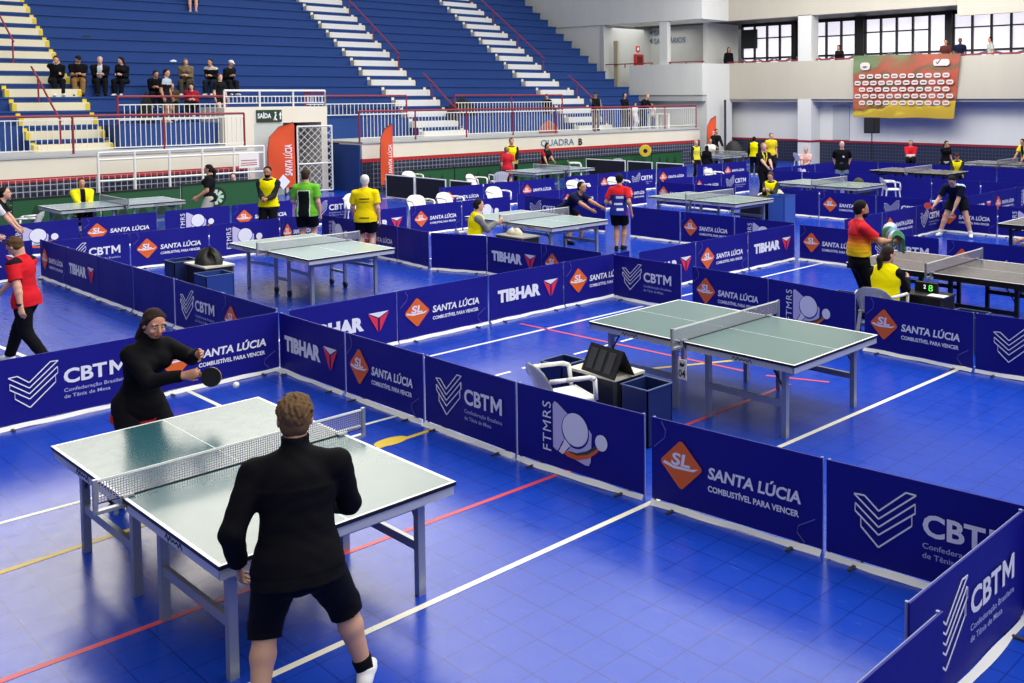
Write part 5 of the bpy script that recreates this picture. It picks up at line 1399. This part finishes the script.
person('player in black crouching forward beside the left blue table', -22.75, 5.42, fc(-22.75, 5.42, 80), 1.76, hair=('short', '#17110e'), top=('tee', ['#15171a', '#d9dcdc']), bottom=('shorts', '#15171a'), lean=.75, pel=(0, -.1, .47), hpitch=-.5, lf=(-.14, 0, .045), rf=(.14, .1, .045), lh=(-.06, .25, .40), rh=(.09, .27, .37), zone=lambda u, r, f: ((abs(r) > .13) & (u > .2)).astype(int))
person('person in navy seated at the frame edge above boy', -21.8, 4.95, fc(-21.8, 4.95, 60), 1.66, skin='pink', hair=('short', '#1a130f'), top=('tee', '#152048'), bottom=('long', '#15182a'), **SIT, lean=.2)
kz = lambda u, r, f: np.where((u > .12) & (abs(r) > .035), 0, 1)
person('umpire in yellow and black vest seated behind left blue table', -26.95, 8.35, fc(-26.95, 8.35, 10), 1.62, skin='tan', hair=('short', '#15100d'), top=('long', ['#efe01c', '#121316']), bottom=('long', '#15161a'), wt=1.2, **SIT, zone=kz)
person('woman with ponytail, black top and pale shorts, at green board', -23.95, 10.2, fc(-23.95, 10.2, -100), 1.66, skin='tan', hair=('pony', '#1a120e'), top=('tee', '#14161a'), bottom=('shorts', '#c9c6ba'), shoes='#eeeeee', fem=True, rh=(.1, .16, .52), lh=(-.14, .14, .54))
person('boy sitting behind the green board with the flower emblem', -28.9, 13.0, fc(-28.9, 13.0, 0), 1.5, skin='pink', hair=('messy', '#3a2a1c'), top=('long', ['#16181c', '#d9dcdc']), bottom=('long', '#22242a'), pel=(0, -.06, .2), lf=(-.08, .07, .045), rf=(.08, .07, .045), lh=(-.1, .08, .35), rh=(.1, .08, .35), zone=lambda u, r, f: (abs(r) > .12).astype(int))
person('umpire in yellow vest standing below the painted court word', -27.3, 22.25, fc(-27.3, 22.25, 15), 1.78, skin='tan', hair=('short', '#15100d'), top=('long', '#16181d'), bottom=('long', '#15161a'), bib='#efdf10', lh=(-.06, .2, .56), rh=(.05, .2, .55))
person('player in red seen from behind before yellow-vested umpire', -26.85, 21.7, fc(-26.85, 21.7, 170), 1.5, skin='pink', hair=('short', '#a1763f'), top=('tee', '#d32a38'), bottom=('shorts', '#c23040'), shoes='#dddddd')
person('woman in black and red leaning at the far pale table', -27.1, 23.6, fc(-27.1, 23.6, 40), 1.6, skin='tan', hair=('long', '#1d1410'), top=('tee', ['#17181c', '#b8202c']), bottom=('long', '#16171b'), fem=True, lean=.3, rh=(.14, .28, .5), lh=(-.05, .3, .56), zone=lambda u, r, f: (abs(r) > .1).astype(int))
person('umpire in yellow vest with pale beard standing by small flag', -24.75, 29.45, fc(-24.75, 29.45, 40), 1.5, skin='pink', hair=('short', '#c9b79a'), top=('long', '#2a2b30'), bottom=('long', '#17181c'), bib='#efe24a')
person('person in black seen from behind beside the pale-bearded umpire', -23.75, 28.9, fc(-23.75, 28.9, 160), 1.36, hair=('long', '#100d0c'), top=('long', '#121317'), bottom=('long', '#121317'), fem=True)
person('spectator in white shirt seated near the small orange flag', -27.5, 33.7, fc(-27.5, 33.7, 10), 1.72, skin='tan', hair=('short', '#15100d'), top=('tee', '#d9d9d6'), bottom=('long', '#1c1d22'), **SIT)
person('person in black hooded over a large dark bag by post', -28.3, 35.0, fc(-28.3, 35, 30), 1.75, skin='tan', hair=('short', '#15100d'), top=('long', '#131317'), bottom=('long', '#131317'), lean=.25, lh=(-.1, .3, .5), rh=(.1, .3, .5))
o = MB().grid(lambda u, v: ((.55 + .05 * math.sin(u * 19)) * math.cos(2 * PI * u) * math.cos(v * PI / 2), .45 * math.sin(2 * PI * u) * math.cos(v * PI / 2), 1.25 * math.sin(v * PI / 2) ** .8), 24, 10).build('equipment_bag', fabric_material('black_bag', '#141418', .7), None, True); o.location = (-26.9, 34.6, 0); tag(o, 'large rounded black equipment cover beside the distant pale table', 'cover')
person('person in pink seated behind far barriers near the column', -20.75, 31.2, fc(-20.75, 31.2, -10), 1.62, skin='pink', hair=('short', '#b59a72'), top=('tee', '#e2b7ae'), bottom=('shorts', '#3a3f55'), **SIT)
person('woman in black drinking beside the far dark table', -16.4, 33.9, fc(-16.4, 33.9, 30), 1.55, skin='tan', hair=('pony', '#15100d'), top=('tee', ['#131418', '#cfcfd2']), bottom=('long', '#131418'), fem=True, lean=.12, rh=(.0, .13, .86), lh=(-.14, .1, .5), zone=lambda u, r, f: (u < -.01).astype(int))
person('umpire in yellow vest seated behind the far dark table', -14.6, 31.1, fc(-14.6, 31.1, -10), 1.6, skin='tan', hair=('cap', '#4a1d1c'), top=('long', '#2b2c30'), bottom=('long', '#222328'), bib='#f0e010', **SIT, hpitch=.2)
person('person in yellow and black bending at frame edge by wall', -14.3, 36.3, fc(-14.3, 36.3, -40), 1.62, skin='tan', hair=('short', '#15100d'), top=('tee', ['#e6d21c', '#15161a']), bottom=('long', '#15161a'), lean=.35, lh=(-.15, .3, .5), rh=(.1, .3, .5), zone=lambda u, r, f: (abs(r) < .04).astype(int))
person('person in purple seated at the frame edge by dark table', -6.25, 17.05, fc(-6.25, 17.05, -60), 1.66, skin='tan', hair=('short', '#15100d'), top=('tee', '#3d2a66'), bottom=('long', '#20212a'), **{**SIT, 'lh': (-.1, .3, .42), 'rh': (.1, .3, .42)}, lean=.15)
tt_table('black-framed table cut by the frame edge beside purple shirt', -6.35, 18.98, 0, '#4a4745', M_BLACK)
# stools under the others who sit
def stool(label, x, y, z=.38):
    o = thing('stool', label, 'stool', (x, y, 0), 0, 'dark folding stools')
    MB().box(-.18, .18, -.18, .18, z - .03, z).build('seat', M_DGREY, o)
    for a in (-1, 1):
        for b in (-1, 1): MB().tube((a * .15, b * .15, z - .03), (a * .17, b * .17, 0), .012).build('leg', M_DGREY, o)
for lab, x, y in (('dark stool under the seated person in red jacket', -19.9, 37.95), ('dark stool under the person in navy at frame edge', -21.8, 4.95), ('dark stool under the umpire behind left blue table', -26.95, 8.35), ('dark stool under the spectator in white shirt', -27.5, 33.7), ('dark stool under the person in pink', -20.75, 31.2), ('dark stool under the umpire behind far dark table', -14.6, 31.1), ('dark stool under the person in purple shirt', -6.25, 17.05)):
    stool(lab, x, y, .34)
# ---- spectators on the bleachers; k is the tread they sit on
def sits(label, y, k, d=0, **kw):
    zt = TR[k]; x = XR[k - 1] - .18
    return person(label, x, y, fc(x, y, d), kw.pop('h', 1.7), zt, **{**dict(pel=(0, 0, .075), lean=.22 + .25 * random.random(), twist=random.uniform(-.25, .25), hyaw=random.uniform(-.5, .5), hpitch=random.uniform(-.1, .3), lf=(-.06, .27, -.19), rf=(.06, .25, -.19), lh=(-.05, .2, .18), rh=(.05, .22, .18)), **kw})
def stands(label, x, y, z, d=0, **kw): return person(label, x, y, fc(x, y, d), kw.pop('h', 1.72), z, **kw)
sits('spectator in black hiding face, seated beside the yellow-edged stairs', 10.3, 5, 10, skin='pink', hair=('short', '#3a2b20'), top=('long', '#131417'), bottom=('long', '#15161a'), shoes='#eeeeee', lean=.35, rh=(.03, .12, .38), hpitch=.3)
sits('spectator in black cap and tan trousers seated on the bleacher', 10.95, 5, 0, skin='tan', hair=('cap', '#101013'), top=('tee', '#121317'), bottom=('long', '#8a6b3e'), shoes='#3a2a20', wt=1.25)
sits('grey-haired spectator in black coat over pale shirt', 11.58, 5, 5, skin='pink', hair=('short', '#b9b4ac'), top=('long', ['#15161a', '#c9d2d6']), bottom=('long', '#14151a'), shoes='#222222', wt=1.3, zone=lambda u, r, f: ((f > .03) & (abs(r) < .04)).astype(int))
sits('spectator in dark clothes leaning on the grey-haired man', 12.28, 5, -20, skin='pink', hair=('long', '#17120f'), top=('long', '#16181f'), bottom=('long', '#131418'), side=-.08, fem=True)
stands('standing spectator in black shirt and shorts with dark backpack', -32.6, 12.55, TR[2], 60, skin='tan', hair=('short', '#15100d'), top=('tee', ['#14171d', '#aebcc6']), bottom=('shorts', '#161b26'), shoes='#caa98f', lean=.12, zone=lambda u, r, f: ((u > .2) & (f > .02)).astype(int))
sits('spectator in olive jacket seated low by the standing one', 13.3, 3, 0, skin='tan', hair=('short', '#17120f'), top=('long', '#4a4426'), bottom=('long', '#3a362c'))
sits('spectator hooded in grey-brown shawl seated high', 14.35, 5, -10, skin='pink', hair=('long', '#6e604c'), top=('long', '#77694f'), bottom=('long', '#4a4434'), fem=True, wt=1.2)
sits('spectator with long hair and red shirt, legs crossed', 13.95, 3, 0, skin='pink', hair=('long', '#241813'), top=('long', '#a51f2c'), bottom=('long', '#14161c'), shoes='#eeeeee', fem=True, lf=(-.02, .30, -.12), rf=(.1, .34, -.08))
sits('spectator in black with pale collar seated at back right', 15.25, 5, -20, skin='tan', hair=('short', '#15100d'), top=('long', ['#15161b', '#c9c2b6']), bottom=('long', '#1c2333'), zone=lambda u, r, f: (u > .27).astype(int))
sits('spectator in dark jacket with white cap beside pale collar', 15.75, 5, 30, skin='tan', hair=('cap', '#e2e2e0'), top=('long', '#17181d'), bottom=('long', '#1b1c22'))
stands('standing woman in black top with bare legs at railing', -33.6, 14.75, TR[2], 30, skin='pink', hair=('long', '#6a4630'), top=('tee', '#17181c'), bottom=('shorts', '#1a1b20', .5), fem=True, shoes='#d8b8a0', h=1.62)
sits('dark-haired spectator half hidden behind the olive jacket', 13.05, 4, 0, skin='tan', hair=('curly', '#15100d'), top=('long', '#15161a'), bottom=('long', '#15161a'))
sits('spectator with bare legs at the very top edge', 16.95, 13, 0, skin='pink', hair=('short', '#221812'), top=('tee', '#2a2f3a'), bottom=('shorts', '#2b2f3a'), shoes='#c9a48e')
def heap(name, label, x, y, z, sx, sy, sz, c):
    o = MB().grid(lambda u, v: ((sx + .1 * sx * math.sin(u * 25)) * math.cos(2 * PI * u) * math.cos(v * PI / 2), sy * math.sin(2 * PI * u) * math.cos(v * PI / 2) * (1 + .1 * math.sin(u * 19)), sz * math.sin(v * PI / 2) * (1 + .12 * math.sin(u * 12 + v * 3))), 28, 8).build(name, mat(c, .8, bump=.5, bscale=8.), None, True)
    o.location = (x, y, z); return tag(o, label, 'bag')
heap('backpack', 'dark rounded backpack behind the standing spectator in shorts', -33.0, 12.15, TR[2], .22, .24, .95, '#15181d')
heap('sports_bag', 'long black bag slumped over the platform railing near white stairs', XR[1] - .3, 24.7, TR[2], .3, .75, .72, '#121317')
heap('sports_bag', 'smaller black bag with pink tag beside the long black bag', XR[1] + .12, 23.9, TR[2] - .2, .2, .25, .5, '#1c1216')
heap('litter_bag', 'small dark scrap lying alone on empty blue bleacher', XR[8] - .2, 12.2, TR[9], .12, .18, .07, '#15161c')
heap('litter_bag', 'small pale scrap lying lower on the empty bleacher', XR[6] - .2, 14.6, TR[7], .08, .12, .08, '#dfe3e6')
zp = 1.73
stands('spectator in black seated low behind the platform railing', -33.75, 29.6, TR[1] - .28, -20, skin='tan', hair=('short', '#15100d'), top=('long', '#131418'), bottom=('long', '#131418'), h=1.6)
stands('spectator in black with grey sleeves standing at platform railing', -31.2, 30.2, zp, 20, skin='tan', hair=('cap', '#2a2d31'), top=('long', ['#15161a', '#8d8f90']), bottom=('long', '#6a6a68'), shoes='#222222', zone=lambda u, r, f: ((abs(r) > .115)).astype(int), rh=(.02, .2, .56), lh=(-.12, .12, .5))
stands('woman in black with brown trousers standing at platform railing', -31.2, 32.05, zp, 40, skin='tan', hair=('long', '#15100d'), top=('long', '#131418'), bottom=('long', '#3d3134'), shoes='#e9e9e9', fem=True, h=1.68, rh=(.04, .22, .58))
stands('spectator in black leaning over the white platform table', -31.5, 33.5, zp, 60, skin='pink', hair=('short', '#a58a66'), top=('long', '#141519'), bottom=('long', '#1b1c22'), lean=.5, rh=(.1, .32, .55), lh=(-.08, .34, .52))
stands('child in white standing between woman and leaning spectator', -31.3, 32.85, zp, 50, skin='tan', hair=('short', '#1d1512'), top=('tee', '#d8d8da'), bottom=('long', '#cfcfd4'), h=1.22)
stands('child in pale grey shirt seated at the white table', -31.6, 34.35, zp, -30, skin='tan', hair=('short', '#17120f'), top=('tee', '#b9bcc0'), bottom=('long', '#4a4c52'), h=1.2)
o = thing('white_table', 'small white table on the platform by the leaning spectator', 'table', (-30.95, 34.1, zp), 0)
MB().box(-.3, .3, -.45, .45, .66, .7).build('tabletop', M_WHITE, o)
for a in (-1, 1):
    for b in (-1, 1): MB().box(a * .25 - .05, a * .25 + .05, b * .4 - .05, b * .4 + .05, 0, .66).build('leg', M_WHITE, o)
heap('sports_bag', 'red and beige bag hanging low behind the platform railing', -30.9, 27.2, zp, .2, .5, .5, '#a5584a')
# ---- people on the balcony
zb = 3.97
stands('person in black dress standing at balcony by window board', -31.3, 39.9, 4.0, 20, skin='tan', hair=('long', '#15100d'), top=('long', '#121317'), bottom=('long', '#121317'), fem=True, h=1.76)
stands('person in black leaning on balcony beside the tilted netting', -24.6, 39.9, 4.0, -30, skin='tan', hair=('long', '#15100d'), top=('long', '#15161b'), bottom=('long', '#15161b'), fem=True, lean=.3, h=1.64)
stands('person in dark red cap above the hanging banner', -19.3, 39.9, 4.0, -10, skin='tan', hair=('short', '#17110e'), top=('tee', '#5a2f2c'), bottom=('long', '#1b1c22'), lean=.15, h=1.66)
stands('person in navy shirt above the hanging banner corner', -18.65, 39.9, 4.0, 0, skin='dark', hair=('short', '#100d0b'), top=('tee', '#161d38'), bottom=('long', '#1b1c22'), h=1.68)
stands('person in white shirt by the last balcony windows', -17.3, 39.9, 4.0, -70, skin='tan', hair=('short', '#15100d'), top=('tee', '#b9b9b6'), bottom=('long', '#2a2c32'), h=1.68)
struct('floor_step', MB().box(-32.5, -15, YB + .45, YB + 1.6, 3.1, 4.0), M_CONC)
